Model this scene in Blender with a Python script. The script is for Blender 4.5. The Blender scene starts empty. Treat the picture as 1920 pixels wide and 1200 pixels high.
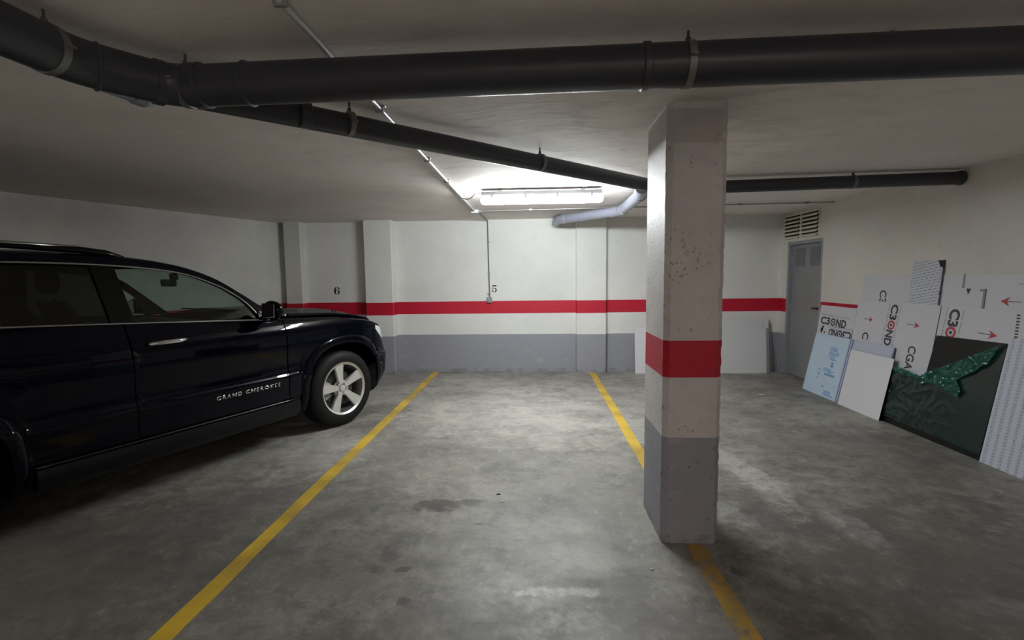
import bpy, bmesh, math, random
from mathutils import Vector, Matrix
R = math.radians
random.seed(7)
sc = bpy.context.scene
COL = sc.collection

# ------------------------------------------------------------------ camera
F_PX, PITCH, YAW, ROLL = 892.22, 0.0901787, -0.0488487, -0.0127272
fw = Vector((math.sin(YAW)*math.cos(PITCH), math.cos(YAW)*math.cos(PITCH), -math.sin(PITCH)))
rt = Vector((math.cos(YAW), -math.sin(YAW), 0)); up = rt.cross(fw)
r2 = rt*math.cos(ROLL) + up*math.sin(ROLL); u2 = -rt*math.sin(ROLL) + up*math.cos(ROLL)
cd = bpy.data.cameras.new('camera'); cam = bpy.data.objects.new('camera', cd); COL.objects.link(cam)
cd.sensor_width = 36; cd.lens = F_PX/1920*36; cd.clip_start = 0.02; cd.clip_end = 100
M = Matrix.Identity(4)
for i, v in enumerate((r2, u2, -fw)):
    for j in range(3): M[j][i] = v[j]
M.translation = Vector((0, 0, 1.5)); cam.matrix_world = M
sc.camera = cam

# ------------------------------------------------------------------ exposure, world
sc.view_settings.view_transform = 'Standard'; sc.view_settings.look = 'None'
sc.view_settings.exposure = 0.2; sc.view_settings.gamma = 1.0; sc.view_settings.use_curve_mapping = False
w = bpy.data.worlds.new('world'); sc.world = w; w.use_nodes = True
w.node_tree.nodes['Background'].inputs[0].default_value = (0.01, 0.01, 0.01, 1)
w.node_tree.nodes['Background'].inputs[1].default_value = 0.3
MAIN_E = 122.0      # glow of the tube lamp in the photo
REAR_E = 52.0       # glow of the unseen lamps behind the camera, raised as fill light
try: sc.cycles.use_denoising = True
except Exception: pass

# ------------------------------------------------------------------ materials
def mat(name, col=(.5, .5, .5), rough=.5, metal=0, spec=.5, coat=0):
    m = bpy.data.materials.new(name); m.use_nodes = True
    b = m.node_tree.nodes['Principled BSDF']
    b.inputs['Base Color'].default_value = (*col, 1); b.inputs['Roughness'].default_value = rough
    b.inputs['Metallic'].default_value = metal; b.inputs['Specular IOR Level'].default_value = spec
    b.inputs['Coat Weight'].default_value = coat
    if coat: b.inputs['Coat Roughness'].default_value = .04
    return m
class NT:
    def __init__(s, m): s.t = m.node_tree; s.b = s.t.nodes['Principled BSDF']
    def n(s, typ, **k):
        x = s.t.nodes.new(typ)
        for a, v in k.items(): setattr(x, a, v)
        return x
    def l(s, a, b): s.t.links.new(a, b)
    def pos(s): return s.n('ShaderNodeNewGeometry').outputs['Position']
    def obj(s): return s.n('ShaderNodeTexCoord').outputs['Object']
    def noise(s, vec, scale, detail=4, rough=.55, dist=0):
        x = s.n('ShaderNodeTexNoise'); s.l(vec, x.inputs['Vector'])
        x.inputs['Scale'].default_value = scale; x.inputs['Detail'].default_value = detail
        x.inputs['Roughness'].default_value = rough; x.inputs['Distortion'].default_value = dist
        return x.outputs['Fac']
    def ramp(s, fac, stops):
        x = s.n('ShaderNodeValToRGB'); s.l(fac, x.inputs[0]); e = x.color_ramp.elements
        while len(e) < len(stops): e.new(.5)
        for i, (p, c) in enumerate(stops):
            e[i].position = p; e[i].color = (*c, 1) if isinstance(c, tuple) else (c, c, c, 1)
        return x.outputs[0]
    def math(s, op, a, b=None, c=None):
        x = s.n('ShaderNodeMath', operation=op)
        for i, v in enumerate((a, b, c)):
            if v is None: continue
            if isinstance(v, (int, float)): x.inputs[i].default_value = v
            else: s.l(v, x.inputs[i])
        return x.outputs[0]
    def mix(s, fac, a, b, blend='MIX'):
        x = s.n('ShaderNodeMix', data_type='RGBA', blend_type=blend)
        for sock, v in ((x.inputs[0], fac), (x.inputs[6], a), (x.inputs[7], b)):
            if isinstance(v, tuple): sock.default_value = (*v, 1)
            elif isinstance(v, (int, float)): sock.default_value = v
            else: s.l(v, sock)
        return x.outputs[2]
    def bump(s, h, strength=.3, dist=.01):
        x = s.n('ShaderNodeBump'); x.inputs['Strength'].default_value = strength
        x.inputs['Distance'].default_value = dist; s.l(h, x.inputs['Height']); s.l(x.outputs[0], s.b.inputs['Normal'])
    def sep(s, v):
        x = s.n('ShaderNodeSeparateXYZ'); s.l(v, x.inputs[0]); return x.outputs
    def scale(s, v, sx, sy, sz, rz=0):
        x = s.n('ShaderNodeMapping'); s.l(v, x.inputs[0]); x.inputs['Scale'].default_value = (sx, sy, sz)
        x.inputs['Rotation'].default_value = (0, 0, rz); return x.outputs[0]

WHITE = (.80, .80, .77); GREY = (.30, .302, .335); RED = (.50, .004, .028)
def banded(name, z0, z1, z2, white=WHITE, pits=0.0, dirt=.3):
    m = mat(name, white, .55); t = NT(m); p = t.pos(); z = t.sep(p)[2]
    wob = t.math('MULTIPLY', t.math('SUBTRACT', t.noise(p, 5, 3), .5), .012)
    zz = t.math('ADD', z, wob)
    big = t.noise(p, .9, 5, .6)
    wh = t.mix(t.ramp(big, [(.35, 0.0), (.75, 1.0)]), white, tuple(c*(1-dirt*.45) for c in white))
    fine = t.noise(p, 14, 5, .6)
    wh = t.mix(t.math('MULTIPLY', t.ramp(fine, [(.55, 0.), (.8, 1.)]), dirt), wh, tuple(c*.72 for c in white))
    gr = t.mix(fine, tuple(c*.93 for c in GREY), tuple(c*1.08 for c in GREY))
    sc2 = t.noise(t.scale(p, 1, 1, 2.5), 3.5, 6, .65)
    gr = t.mix(t.ramp(sc2, [(.58, 0.), (.72, .5)]), gr, (.42, .42, .44))
    rd = t.mix(fine, tuple(c*.92 for c in RED), tuple(c*1.08 for c in RED))
    isg = t.math('LESS_THAN', zz, z0)
    isr = t.math('MULTIPLY', t.math('GREATER_THAN', z, z1), t.math('LESS_THAN', z, z2))
    c = t.mix(isr, wh, rd); c = t.mix(isg, c, gr)
    # scuffs close to the floor
    lo = t.math('MULTIPLY', t.math('LESS_THAN', z, .05), t.ramp(t.noise(p, 9, 4), [(.45, 0.), (.62, 1.)]))
    c = t.mix(t.math('MULTIPLY', lo, .55), c, (.16, .155, .15))
    h = t.noise(p, 30, 4, .6)
    if pits:
        v = t.n('ShaderNodeTexVoronoi'); v.inputs['Scale'].default_value = 17; t.l(p, v.inputs['Vector'])
        sel = t.ramp(t.noise(p, 6, 2), [(.46, 0.), (.60, .8)])
        vv = t.n('ShaderNodeTexVoronoi'); vv.inputs['Scale'].default_value = 34; t.l(p, vv.inputs['Vector'])
        pit = t.math('MULTIPLY', t.ramp(v.outputs['Distance'], [(.12, 1.), (.20, 0.)]), sel)
        pit = t.math('MAXIMUM', pit, t.math('MULTIPLY', t.ramp(vv.outputs['Distance'], [(.14, 1.), (.24, 0.)]), t.ramp(t.noise(p, 3.3, 2), [(.57, 0.), (.66, 1.)])))
        c = t.mix(t.math('MULTIPLY', pit, pits), c, (.07, .06, .055))
        # grime patches
        g = t.ramp(t.noise(p, 4.5, 6, .7), [(.60, 0.), (.74, 1.)])
        c = t.mix(t.math('MULTIPLY', g, .35), c, (.25, .22, .20))
        h = t.math('SUBTRACT', h, t.math('MULTIPLY', pit, 1.5))
    t.l(c, t.b.inputs['Base Color']); t.bump(h, .25, .01)
    return m
M_wall = banded('wall_paint', .60, .93, 1.127)
M_wallL = banded('wall_paint_left', .60, .93, 1.127, white=(.76, .76, .72), dirt=.6)
M_wallR = banded('wall_paint_right', .60, .93, 1.127, white=(.70, .675, .62), dirt=.35)
M_pillar = banded('pillar_paint', .608, .944, 1.146, white=(.74, .70, .685), pits=.5, dirt=.75)

m = M_ceil = mat('ceiling_plaster', (.6, .58, .55), .8); t = NT(m); p = t.pos()
a = t.noise(p, .7, 5, .6, .6); b = t.noise(t.scale(p, 1, 2.2, 1, .2), 2.6, 7, .68, 1.2); c3 = t.noise(p, 40, 3, .6)
c = t.mix(t.ramp(a, [(.3, 0.), (.7, 1.)]), (.86, .80, .755), (.74, .68, .635))
dd = t.n('ShaderNodeVectorMath', operation='DISTANCE'); t.l(p, dd.inputs[0]); dd.inputs[1].default_value = (.35, 3.5, 2.39)
near = t.ramp(t.math('DIVIDE', dd.outputs['Value'], 4.0), [(.25, 1.), (.55, .18)])
c = t.mix(t.math('MULTIPLY', t.math('MULTIPLY', t.ramp(b, [(.48, 0.), (.66, 1.)]), .55), near), c, (.46, .44, .42))
c = t.mix(t.math('MULTIPLY', t.ramp(t.noise(p, 1.6, 6, .7, .4), [(.56, 0.), (.70, 1.)]), .4), c, (.86, .83, .80))
t.l(c, t.b.inputs['Base Color']); hh = t.math('ADD', t.math('MULTIPLY', b, 1.0), t.math('MULTIPLY', c3, .12)); t.bump(hh, .22, .015)

# concrete floor: real stains, plus broad dark blobs painting the dimmer light into it
STAINS_AND_DIM = [(-.2, 1.35, 2.6, .9, .42), (1.9, 1.3, 1.2, .9, .4), (-.66, 2.99, .15, .10, 1), (-.45, 3.05, .12, .05, .8), (-.80, 2.45, .08, .08, .75), (-.70, 2.30, .05, .03, .95), (-.63, 2.06, .05, .04, 1), (-.52, 2.10, .035, .09, .5),
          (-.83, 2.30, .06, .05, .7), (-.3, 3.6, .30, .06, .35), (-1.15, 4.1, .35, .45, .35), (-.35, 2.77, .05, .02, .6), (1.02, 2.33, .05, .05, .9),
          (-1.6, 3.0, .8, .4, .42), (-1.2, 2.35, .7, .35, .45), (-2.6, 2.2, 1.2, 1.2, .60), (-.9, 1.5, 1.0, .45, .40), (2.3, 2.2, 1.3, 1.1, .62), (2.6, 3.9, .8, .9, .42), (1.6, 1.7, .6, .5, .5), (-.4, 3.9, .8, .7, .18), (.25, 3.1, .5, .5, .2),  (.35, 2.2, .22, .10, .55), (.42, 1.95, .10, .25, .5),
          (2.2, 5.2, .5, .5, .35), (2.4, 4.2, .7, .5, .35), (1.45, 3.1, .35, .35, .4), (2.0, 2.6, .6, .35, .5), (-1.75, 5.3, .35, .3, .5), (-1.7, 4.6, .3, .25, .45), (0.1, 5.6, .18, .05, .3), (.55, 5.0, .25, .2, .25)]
PALE_AND_GLINT = [(.03, 2.15, .15, .035, 1), (.21, 2.15, .10, .03, .9), (1.62, 3.35, .13, .5, .42), (1.85, 2.8, .10, .35, .36), (1.2, 2.95, .15, .2, .2), (1.35, 3.9, .3, .3, .2), (2.1, 2.1, .25, .08, .25), (-.1, 5.1, 1.0, 1.1, .14), (-1.9, 3.9, .3, .5, .16), (.3, 2.5, .12, .3, .12)]  # pale scuffs, with the tube lamp's reflection also painted into the colour
def floor_material(name, paint=None):
    m = mat(name, (.3, .3, .28), .5); t = NT(m); p = t.pos(); x, y, z = t.sep(p)
    wob = t.n('ShaderNodeTexNoise'); t.l(p, wob.inputs['Vector']); wob.inputs['Scale'].default_value = 7; wob.inputs['Detail'].default_value = 6; wob.inputs['Roughness'].default_value = .7
    wx, wy, wz = t.sep(wob.outputs['Color'])
    big = t.noise(p, .6, 6, .62, .5); mid = t.noise(t.scale(p, 1, 1.35, 1, .5), 2.3, 9, .70, .35); fine = t.noise(p, 22, 6, .7)
    c = t.mix(t.ramp(big, [(.38, 0.), (.62, 1.)]), (.225, .215, .195), (.37, .352, .308))
    c = t.mix(t.math('MULTIPLY', t.ramp(mid, [(.44, 0.), (.64, 1.)]), .72), c, (.135, .128, .118))
    c = t.mix(t.math('MULTIPLY', t.ramp(t.noise(p, 4.2, 8, .74, .2), [(.52, 0.), (.68, 1.)]), .50), c, (.46, .445, .40))
    c = t.mix(t.math('MULTIPLY', t.ramp(fine, [(.45, 0.), (.75, 1.)]), .35), c, (.17, .165, .155))
    reg = t.ramp(t.noise(p, 1.3, 4, .6), [(.42, 0.), (.60, 1.)])
    m3 = t.noise(t.scale(p, 1, 1.2, 1, .4), 6.5, 12, .78, .3); m4 = t.noise(t.scale(p, 1.2, .9, 1, .8), 11, 12, .80)
    c = t.mix(t.math('MULTIPLY', t.ramp(m3, [(.49, 0.), (.585, 1.)]), t.math('MULTIPLY_ADD', reg, .42, .16)), c, (.10, .094, .086))
    c = t.mix(t.math('MULTIPLY', t.ramp(m4, [(.54, 0.), (.62, 1.)]), t.math('MULTIPLY_ADD', reg, -.30, .48)), c, (.50, .485, .44))
    def blob(cx, cy, rx, ry, amt):
        dx = t.math('ADD', t.math('SUBTRACT', x, cx), t.math('MULTIPLY', t.math('SUBTRACT', wx, .5), rx*3.0+.03))
        dy = t.math('ADD', t.math('SUBTRACT', y, cy), t.math('MULTIPLY', t.math('SUBTRACT', wy, .5), ry*3.0+.03))
        dx = t.math('DIVIDE', dx, rx); dy = t.math('DIVIDE', dy, ry)
        d = t.math('SQRT', t.math('ADD', t.math('MULTIPLY', dx, dx), t.math('MULTIPLY', dy, dy)))
        mr = t.n('ShaderNodeMapRange', interpolation_type='SMOOTHSTEP'); t.l(d, mr.inputs[0])
        mr.inputs[1].default_value = .55; mr.inputs[2].default_value = 1.25; mr.inputs[3].default_value = amt; mr.inputs[4].default_value = 0
        return mr.outputs[0]
    ds = None
    for s in STAINS_AND_DIM:
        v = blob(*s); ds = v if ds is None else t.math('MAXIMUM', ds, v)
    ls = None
    for s in PALE_AND_GLINT:
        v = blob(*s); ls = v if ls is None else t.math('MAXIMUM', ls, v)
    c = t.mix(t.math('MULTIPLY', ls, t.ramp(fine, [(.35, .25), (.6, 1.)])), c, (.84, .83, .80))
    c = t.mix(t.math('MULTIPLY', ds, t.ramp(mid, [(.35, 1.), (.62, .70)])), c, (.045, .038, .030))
    # hairline cracks
    ck = t.n('ShaderNodeTexVoronoi', feature='DISTANCE_TO_EDGE'); ck.inputs['Scale'].default_value = .8
    vv = t.n('ShaderNodeVectorMath', operation='ADD'); t.l(p, vv.inputs[0]); t.l(wob.outputs['Color'], vv.inputs[1]); t.l(vv.outputs[0], ck.inputs['Vector'])
    crack = t.math('MULTIPLY', t.ramp(ck.outputs['Distance'], [(.0, 1.), (.006, 0.)]), t.ramp(t.noise(p, 1.1, 2), [(.52, 0.), (.58, 1.)]))
    c = t.mix(t.math('MULTIPLY', crack, .5), c, (.07, .065, .06))
    if paint:
        wear = t.ramp(t.noise(p, 9, 6, .7), [(paint[1], 1.), (paint[1]+.13, 0.)])
        dirty = t.ramp(t.noise(p, 2.2, 5), [(.36, 0.), (.62, .80)])
        pc = t.mix(dirty, paint[0], (.30, .20, .045))
        c = t.mix(wear, c, pc)
    t.l(c, t.b.inputs['Base Color'])
    rg = t.ramp(t.math('ADD', t.math('MULTIPLY', mid, .6), t.math('MULTIPLY', fine, .4)), [(.35, .38), (.65, .62)])
    t.l(rg, t.b.inputs['Roughness']); t.b.inputs['Specular IOR Level'].default_value = .5
    t.bump(t.math('ADD', t.math('MULTIPLY', fine, .5), mid), .18, .012)
    return m
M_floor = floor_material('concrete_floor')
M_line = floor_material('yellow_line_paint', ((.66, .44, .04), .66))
M_line2 = floor_material('yellow_line_paint_worn_shaded', ((.50, .29, .03), .50))  # worn, and also darkened in colour for the shadow on this line

M_pipe = mat('dark_pipe', (.040, .042, .052), .36)
M_pipeR = mat('dark_pipe_ring', (.044, .046, .056), .34)
M_pvc = mat('grey_pvc', (.27, .28, .345), .3)
M_galv = mat('galvanised', (.38, .38, .38), .45, .8)
M_clamp = mat('clamp_metal', (.22, .22, .22), .5, .55)
M_rod = mat('rod', (.05, .045, .04), .7)
M_conduit = mat('conduit', (.55, .56, .58), .35, .25)
M_whitepl = mat('white_plastic', (.72, .74, .76), .45)
M_greypl = mat('grey_plastic', (.30, .31, .33), .5)
M_wire = mat('grey_wire', (.12, .12, .12), .6)
M_black = mat('black_matt', (.008, .008, .008), .75)
M_ink = mat('stencil_ink', (.02, .02, .02), .7)
M_dark = mat('dark_void', (.012, .011, .01), .9)
m = M_door = mat('door_steel', (.26, .27, .275), .42, .2); t = NT(m)
t.l(t.mix(t.noise(t.obj(), 3, 4), (.22, .23, .235), (.30, .31, .31)), t.b.inputs['Base Color'])
M_frame = mat('door_frame_steel', (.33, .34, .37), .4, .3)
M_cream = mat('vent_cream', (.74, .71, .58), .5)
# car
M_body = mat('car_paint', (.0007, .0010, .0042), .25, 0, .0, .45)
M_clad = mat('car_cladding', (.004, .004, .005), .35, 0, .25)
M_trimb = mat('car_gloss_black', (.002, .002, .002), .25, 0, .25)
M_chrome = mat('chrome', (.75, .75, .76), .1, 1)
M_satin = mat('satin_bright_trim', (.42, .42, .40), .3, 1)
M_satind = mat('satin_dark_trim', (.07, .07, .07), .3, 1)
M_rubber = mat('tyre_rubber', (.006, .006, .006), .6, 0, .25)
M_alloy = mat('alloy', (.72, .71, .67), .34, .6)
M_alloyd = mat('alloy_barrel', (.30, .30, .31), .35, .8)
M_disc = mat('brake_steel', (.10, .10, .10), .5, .8)
M_int = mat('car_interior', (.012, .012, .013), .7)
M_mir = mat('mirror_glass', (.5, .5, .5), .02, 1)
M_lamp = mat('headlamp_clear', (.75, .78, .82), .05, .6)
M_amber = mat('amber_lens', (.05, .012, .004), .2)
M_redl = mat('tail_lens', (.25, .004, .004), .15)
def glass(name, tint, glossy=.12):
    m = bpy.data.materials.new(name); m.use_nodes = True; nt = m.node_tree; nt.nodes.clear()
    o = nt.nodes.new('ShaderNodeOutputMaterial'); mx = nt.nodes.new('ShaderNodeMixShader'); tr = nt.nodes.new('ShaderNodeBsdfTransparent')
    gl = nt.nodes.new('ShaderNodeBsdfGlossy'); gl.inputs['Roughness'].default_value = .02; ge = nt.nodes.new('ShaderNodeNewGeometry'); dt = nt.nodes.new('ShaderNodeVectorMath'); dt.operation = 'DOT_PRODUCT'; nt.links.new(ge.outputs['Normal'], dt.inputs[0]); nt.links.new(ge.outputs['Incoming'], dt.inputs[1])
    q = [nt.nodes.new('ShaderNodeMath') for _ in range(4)]
    for a, op, v in zip(q, ('ABSOLUTE', 'SUBTRACT', 'POWER', 'MULTIPLY_ADD'), (0, 1, 5, .9)): a.operation = op; a.inputs[1].default_value = v
    q[1].inputs[0].default_value = 1; q[3].inputs[2].default_value = .05
    nt.links.new(dt.outputs['Value'], q[0].inputs[0]); nt.links.new(q[0].outputs[0], q[1].inputs[1]); nt.links.new(q[1].outputs[0], q[2].inputs[0]); nt.links.new(q[2].outputs[0], q[3].inputs[0]); fr = q[3]
    tr.inputs[0].default_value = (*tint, 1)
    nt.links.new(fr.outputs[0], mx.inputs[0]); nt.links.new(tr.outputs[0], mx.inputs[1]); nt.links.new(gl.outputs[0], mx.inputs[2]); nt.links.new(mx.outputs[0], o.inputs[0])
    return m
M_glass = glass('car_glass', (.66, .76, .71)); M_priv = glass('privacy_glass', (.05, .05, .055))
M_lens = glass('lens_glass', (.85, .9, .95))
# boards
M_bwhite = mat('board_white', (.60, .60, .64), .42)
M_bplain = mat('board_plain', (.72, .72, .74), .4)
M_bcore = mat('board_edge', (.03, .03, .03), .5)
M_bdark = mat('board_dark', (.006, .0065, .006), .4, 0, .25)
M_bprint = mat('print_dark', (.035, .035, .05), .5)
M_bred = mat('print_red', (.42, .045, .05), .5)
M_bblue = mat('print_blue', (.16, .33, .60), .5)
M_bstripe = mat('print_stripe', (.12, .20, .36), .5)
M_blav = mat('board_lavender', (.50, .53, .66), .4)
m = M_blight = mat('board_light_blue', (.52, .66, .78), .3); t = NT(m)
t.l(t.mix(t.noise(t.obj(), 4, 4), (.46, .62, .76), (.60, .70, .80)), t.b.inputs['Base Color'])
def fineprint(name, sx, sy, rz, base, ink):
    m = mat(name, base, .45); t = NT(m); v = t.scale(t.obj(), sx, sy, 1, rz); x, y, z = t.sep(v)
    row = t.math('FRACT', y); fl = t.math('FLOOR', y)
    on = t.math('MULTIPLY', t.math('GREATER_THAN', row, .3), t.math('LESS_THAN', row, .72))
    xx = t.math('FRACT', t.math('ADD', x, t.math('MULTIPLY', fl, .37)))
    on = t.math('MULTIPLY', on, t.math('LESS_THAN', xx, .78))
    n = t.ramp(t.noise(t.scale(t.obj(), sx*5, sy*2.2, 1, rz), 1.0, 2), [(.42, .25), (.55, 1.)])
    t.l(t.mix(t.math('MULTIPLY', t.math('MULTIPLY', on, n), .8), base, ink), t.b.inputs['Base Color']); return m
M_fine = fineprint('fine_print', 16, 40, R(90), (.58, .60, .68), (.24, .27, .42))
M_fine2 = fineprint('fine_print_small', 17, 38, R(-22), (.58, .60, .64), (.16, .19, .30))
def film(name, tint, dif, k):
    m = bpy.data.materials.new(name); m.use_nodes = True; nt = m.node_tree; b = nt.nodes['Principled BSDF']
    b.inputs['Base Color'].default_value = (*dif, 1); b.inputs['Roughness'].default_value = .2; b.inputs['Specular IOR Level'].default_value = .75
    tr = nt.nodes.new('ShaderNodeBsdfTransparent'); tr.inputs[0].default_value = (*tint, 1); mx = nt.nodes.new('ShaderNodeMixShader'); mx.inputs[0].default_value = k
    nt.links.new(tr.outputs[0], mx.inputs[1]); nt.links.new(b.outputs[0], mx.inputs[2]); nt.links.new(mx.outputs[0], nt.nodes['Material Output'].inputs[0]); return m
M_film = film('green_film_flat', (.25, .45, .38), (.016, .042, .036), .60)
M_fold = film('green_film_folded', (.10, .42, .32), (.007, .12, .078), .62)
def emit(name, col, e):
    m = bpy.data.materials.new(name); m.use_nodes = True; b = m.node_tree.nodes['Principled BSDF']
    b.inputs['Base Color'].default_value = (.8, .8, .8, 1); b.inputs['Emission Color'].default_value = (*col, 1); b.inputs['Emission Strength'].default_value = e; return m
M_glow = emit('tube_glow', (.93, .99, 1.0), MAIN_E)
M_glow2 = emit('tube_glow_rear', (1.0, .945, .90), REAR_E)

# ------------------------------------------------------------------ helpers
def obj(name, bm, m, parent=None, smooth=False, bevel=0, auto=None):
    me = bpy.data.meshes.new(name); bm.normal_update(); bm.to_mesh(me); bm.free()
    for mm in (m if isinstance(m, (list, tuple)) else [m]): me.materials.append(mm)
    if smooth:
        for pl in me.polygons: pl.use_smooth = True
        if auto: me.set_sharp_from_angle(angle=R(auto))
    o = bpy.data.objects.new(name, me); COL.objects.link(o)
    if parent: o.parent = parent
    if bevel:
        b = o.modifiers.new('bevel', 'BEVEL'); b.width = bevel; b.segments = 2; b.limit_method = 'ANGLE'
    return o
def tag(o, label, cat, group=None, kind=None):
    o['label'] = label; o['category'] = cat
    if group: o['group'] = group
    if kind: o['kind'] = kind
    return o
def struct(o): o['kind'] = 'structure'; return o
def empty(name, loc=(0, 0, 0), rz=0, parent=None):
    o = bpy.data.objects.new(name, None); o.empty_display_size = .2; COL.objects.link(o); o.location = loc; o.rotation_euler = (0, 0, rz)
    if parent: o.parent = parent
    return o
def box(bm, x0, x1, y0, y1, z0, z1, mi=0):
    v = [bm.verts.new((x, y, z)) for x in (x0, x1) for y in (y0, y1) for z in (z0, z1)]
    for f in ((0, 1, 3, 2), (4, 6, 7, 5), (0, 4, 5, 1), (2, 3, 7, 6), (0, 2, 6, 4), (1, 5, 7, 3)):
        bm.faces.new([v[i] for i in f]).material_index = mi
    return bm
def B(): return bmesh.new()
def rings(bm, rs, cap0=True, cap1=True, closed=True):
    vs = [[bm.verts.new(q) for q in r] for r in rs]; n = len(rs[0])
    for a, b in zip(vs, vs[1:]):
        for i in range(n if closed else n-1):
            j = (i+1) % n
            try: bm.faces.new((a[i], a[j], b[j], b[i]))
            except ValueError: pass
    if closed:
        if cap0: bm.faces.new(list(reversed(vs[0])))
        if cap1: bm.faces.new(vs[-1])
    return vs
def tube(bm, pts, r, n=20, cap=True):
    pts = [Vector(q) for q in pts]; rr = r if isinstance(r, (list, tuple)) else [r]*len(pts); rs = []
    prev = None
    for i, q in enumerate(pts):
        d = (pts[min(i+1, len(pts)-1)] - pts[max(i-1, 0)]).normalized()
        if prev is None:
            a = Vector((0, 0, 1)) if abs(d.z) < .9 else Vector((1, 0, 0)); s = d.cross(a).normalized()
        else: s = (prev - d*prev.dot(d)).normalized()
        prev = s; t2 = d.cross(s)
        rs.append([q + (s*math.cos(2*math.pi*k/n) + t2*math.sin(2*math.pi*k/n))*rr[i] for k in range(n)])
    rings(bm, rs, cap, cap); return bm
def arc(a, b, c, rad, n=8):
    """polyline a-b-c with the corner at b rounded"""
    a, b, c = Vector(a), Vector(b), Vector(c); d1 = (a-b).normalized(); d2 = (c-b).normalized(); p0 = b+d1*rad; p2 = b+d2*rad
    return [p0*(1-t)**2 + b*2*t*(1-t) + p2*t*t for t in [i/n for i in range(n+1)]]
def lathe(bm, prof, n=48, axis='Y', closed=False):
    """prof: (radius, offset along axis)"""
    rs = []
    for k in range(n):
        a = 2*math.pi*k/n; c, s = math.cos(a), math.sin(a)
        rs.append([(r*c, o, r*s) if axis == 'Y' else ((r*c, r*s, o) if axis == 'Z' else (o, r*c, r*s)) for r, o in prof])
    vs = [[bm.verts.new(q) for q in r] for r in rs]; m_ = len(prof)
    for i in range(n):
        a, b = vs[i], vs[(i+1) % n]
        for j in range(m_ if closed else m_-1):
            jj = (j+1) % m_; bm.faces.new((a[j], b[j], b[jj], a[jj]))
    return bm
def prism(bm, poly, z0, z1):
    """polygon (x, y) extruded along z"""
    a = [bm.verts.new((x, y, z0)) for x, y in poly]; b = [bm.verts.new((x, y, z1)) for x, y in poly]; n = len(poly)
    bm.faces.new(list(reversed(a))); bm.faces.new(b)
    for i in range(n): bm.faces.new((a[i], a[(i+1) % n], b[(i+1) % n], b[i]))
    return bm
def text_bm(s, length, height, cx, cy, rot=0, z=.0012, bold=.0, mirror=False, space=1.0, ext=0):
    cu = bpy.data.curves.new('tmp', 'FONT'); cu.body = s; cu.size = 1; cu.offset = bold; cu.space_character = space; cu.extrude = 0; cu.resolution_u = 6
    o = bpy.data.objects.new('tmp', cu); COL.objects.link(o); dg = bpy.context.evaluated_depsgraph_get(); me = bpy.data.meshes.new_from_object(o.evaluated_get(dg))
    bpy.data.objects.remove(o); bm = B(); bm.from_mesh(me); bpy.data.meshes.remove(me)
    xs = [v.co.x for v in bm.verts]; ys = [v.co.y for v in bm.verts]; x0, x1, y0, y1 = min(xs), max(xs), min(ys), max(ys); c, sn = math.cos(rot), math.sin(rot)
    for v in bm.verts:
        x = (v.co.x-(x0+x1)/2)/(x1-x0)*length; y = (v.co.y-(y0+y1)/2)/(y1-y0)*height
        if mirror: x = -x
        v.co = (cx+x*c-y*sn, cy+x*sn+y*c, z)
    if ext:
        g = bmesh.ops.extrude_face_region(bm, geom=bm.faces[:]); 
        for v in [e for e in g['geom'] if isinstance(e, bmesh.types.BMVert)]: v.co.z += ext
    return bm

# ------------------------------------------------------------------ room shell
XR, YB, HC = 3.74, 7.47, 2.39
LA, LB = Vector((-3.99, 7.47)), Vector((-8.6, -4.15))     # left wall runs off at an angle
YF = -5.5
def slab(name, poly, z0, z1, m): return struct(obj(name, prism(B(), poly, z0, z1), m))
bound = [(-9.2, YF-.2), (XR+.25, YF-.2), (XR+.25, YB+.25), (-4.3, YB+.25)]
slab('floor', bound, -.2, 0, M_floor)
slab('ceiling', bound, HC, HC+.2, M_ceil)
slab('wall_back', [(-4.3, YB), (XR+.25, YB), (XR+.25, YB+.2), (-4.3, YB+.2)], -.05, HC+.05, M_wall)
d = (LB-LA).normalized(); nn = Vector((d.y, -d.x)); nn = nn if nn.x < 0 else -nn
e0 = LA - d*.3
slab('wall_left', [tuple(e0), tuple(LB+d*1.5), tuple(LB+d*1.5+nn*.2), tuple(e0+nn*.2)], -.05, HC+.05, M_wallL)
slab('wall_front', [(-9.2, YF-.2), (XR+.25, YF-.2), (XR+.25, YF), (-9.2, YF)], -.05, HC+.05, M_wallR)
DY0, DY1, DZ = 6.42, 7.29, 1.955
bm = B(); box(bm, XR, XR+.25, YF, DY0, -.05, HC+.05); box(bm, XR, XR+.25, DY1, YB, -.05, HC+.05); box(bm, XR, XR+.25, DY0, DY1, DZ, HC+.05); box(bm, XR+.24, XR+.25, DY0, DY1, -.05, DZ)
struct(obj('wall_right', bm, M_wallR))
# pilasters on the back wall
def pilaster(name, x0, x1, depth, y=YB, m=M_wall):
    c = .012; poly = [(x0, y+.02), (x0, y-depth+c), (x0+c, y-depth), (x1-c, y-depth), (x1, y-depth+c), (x1, y+.02)]
    return slab(name, poly, 0, HC, m)
pilaster('trim_1', -3.90, -3.63, .17, m=M_wallL)
pilaster('trim_2', -2.63, -2.19, .20)
pilaster('trim_3', .635, 1.10, .09)

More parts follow.
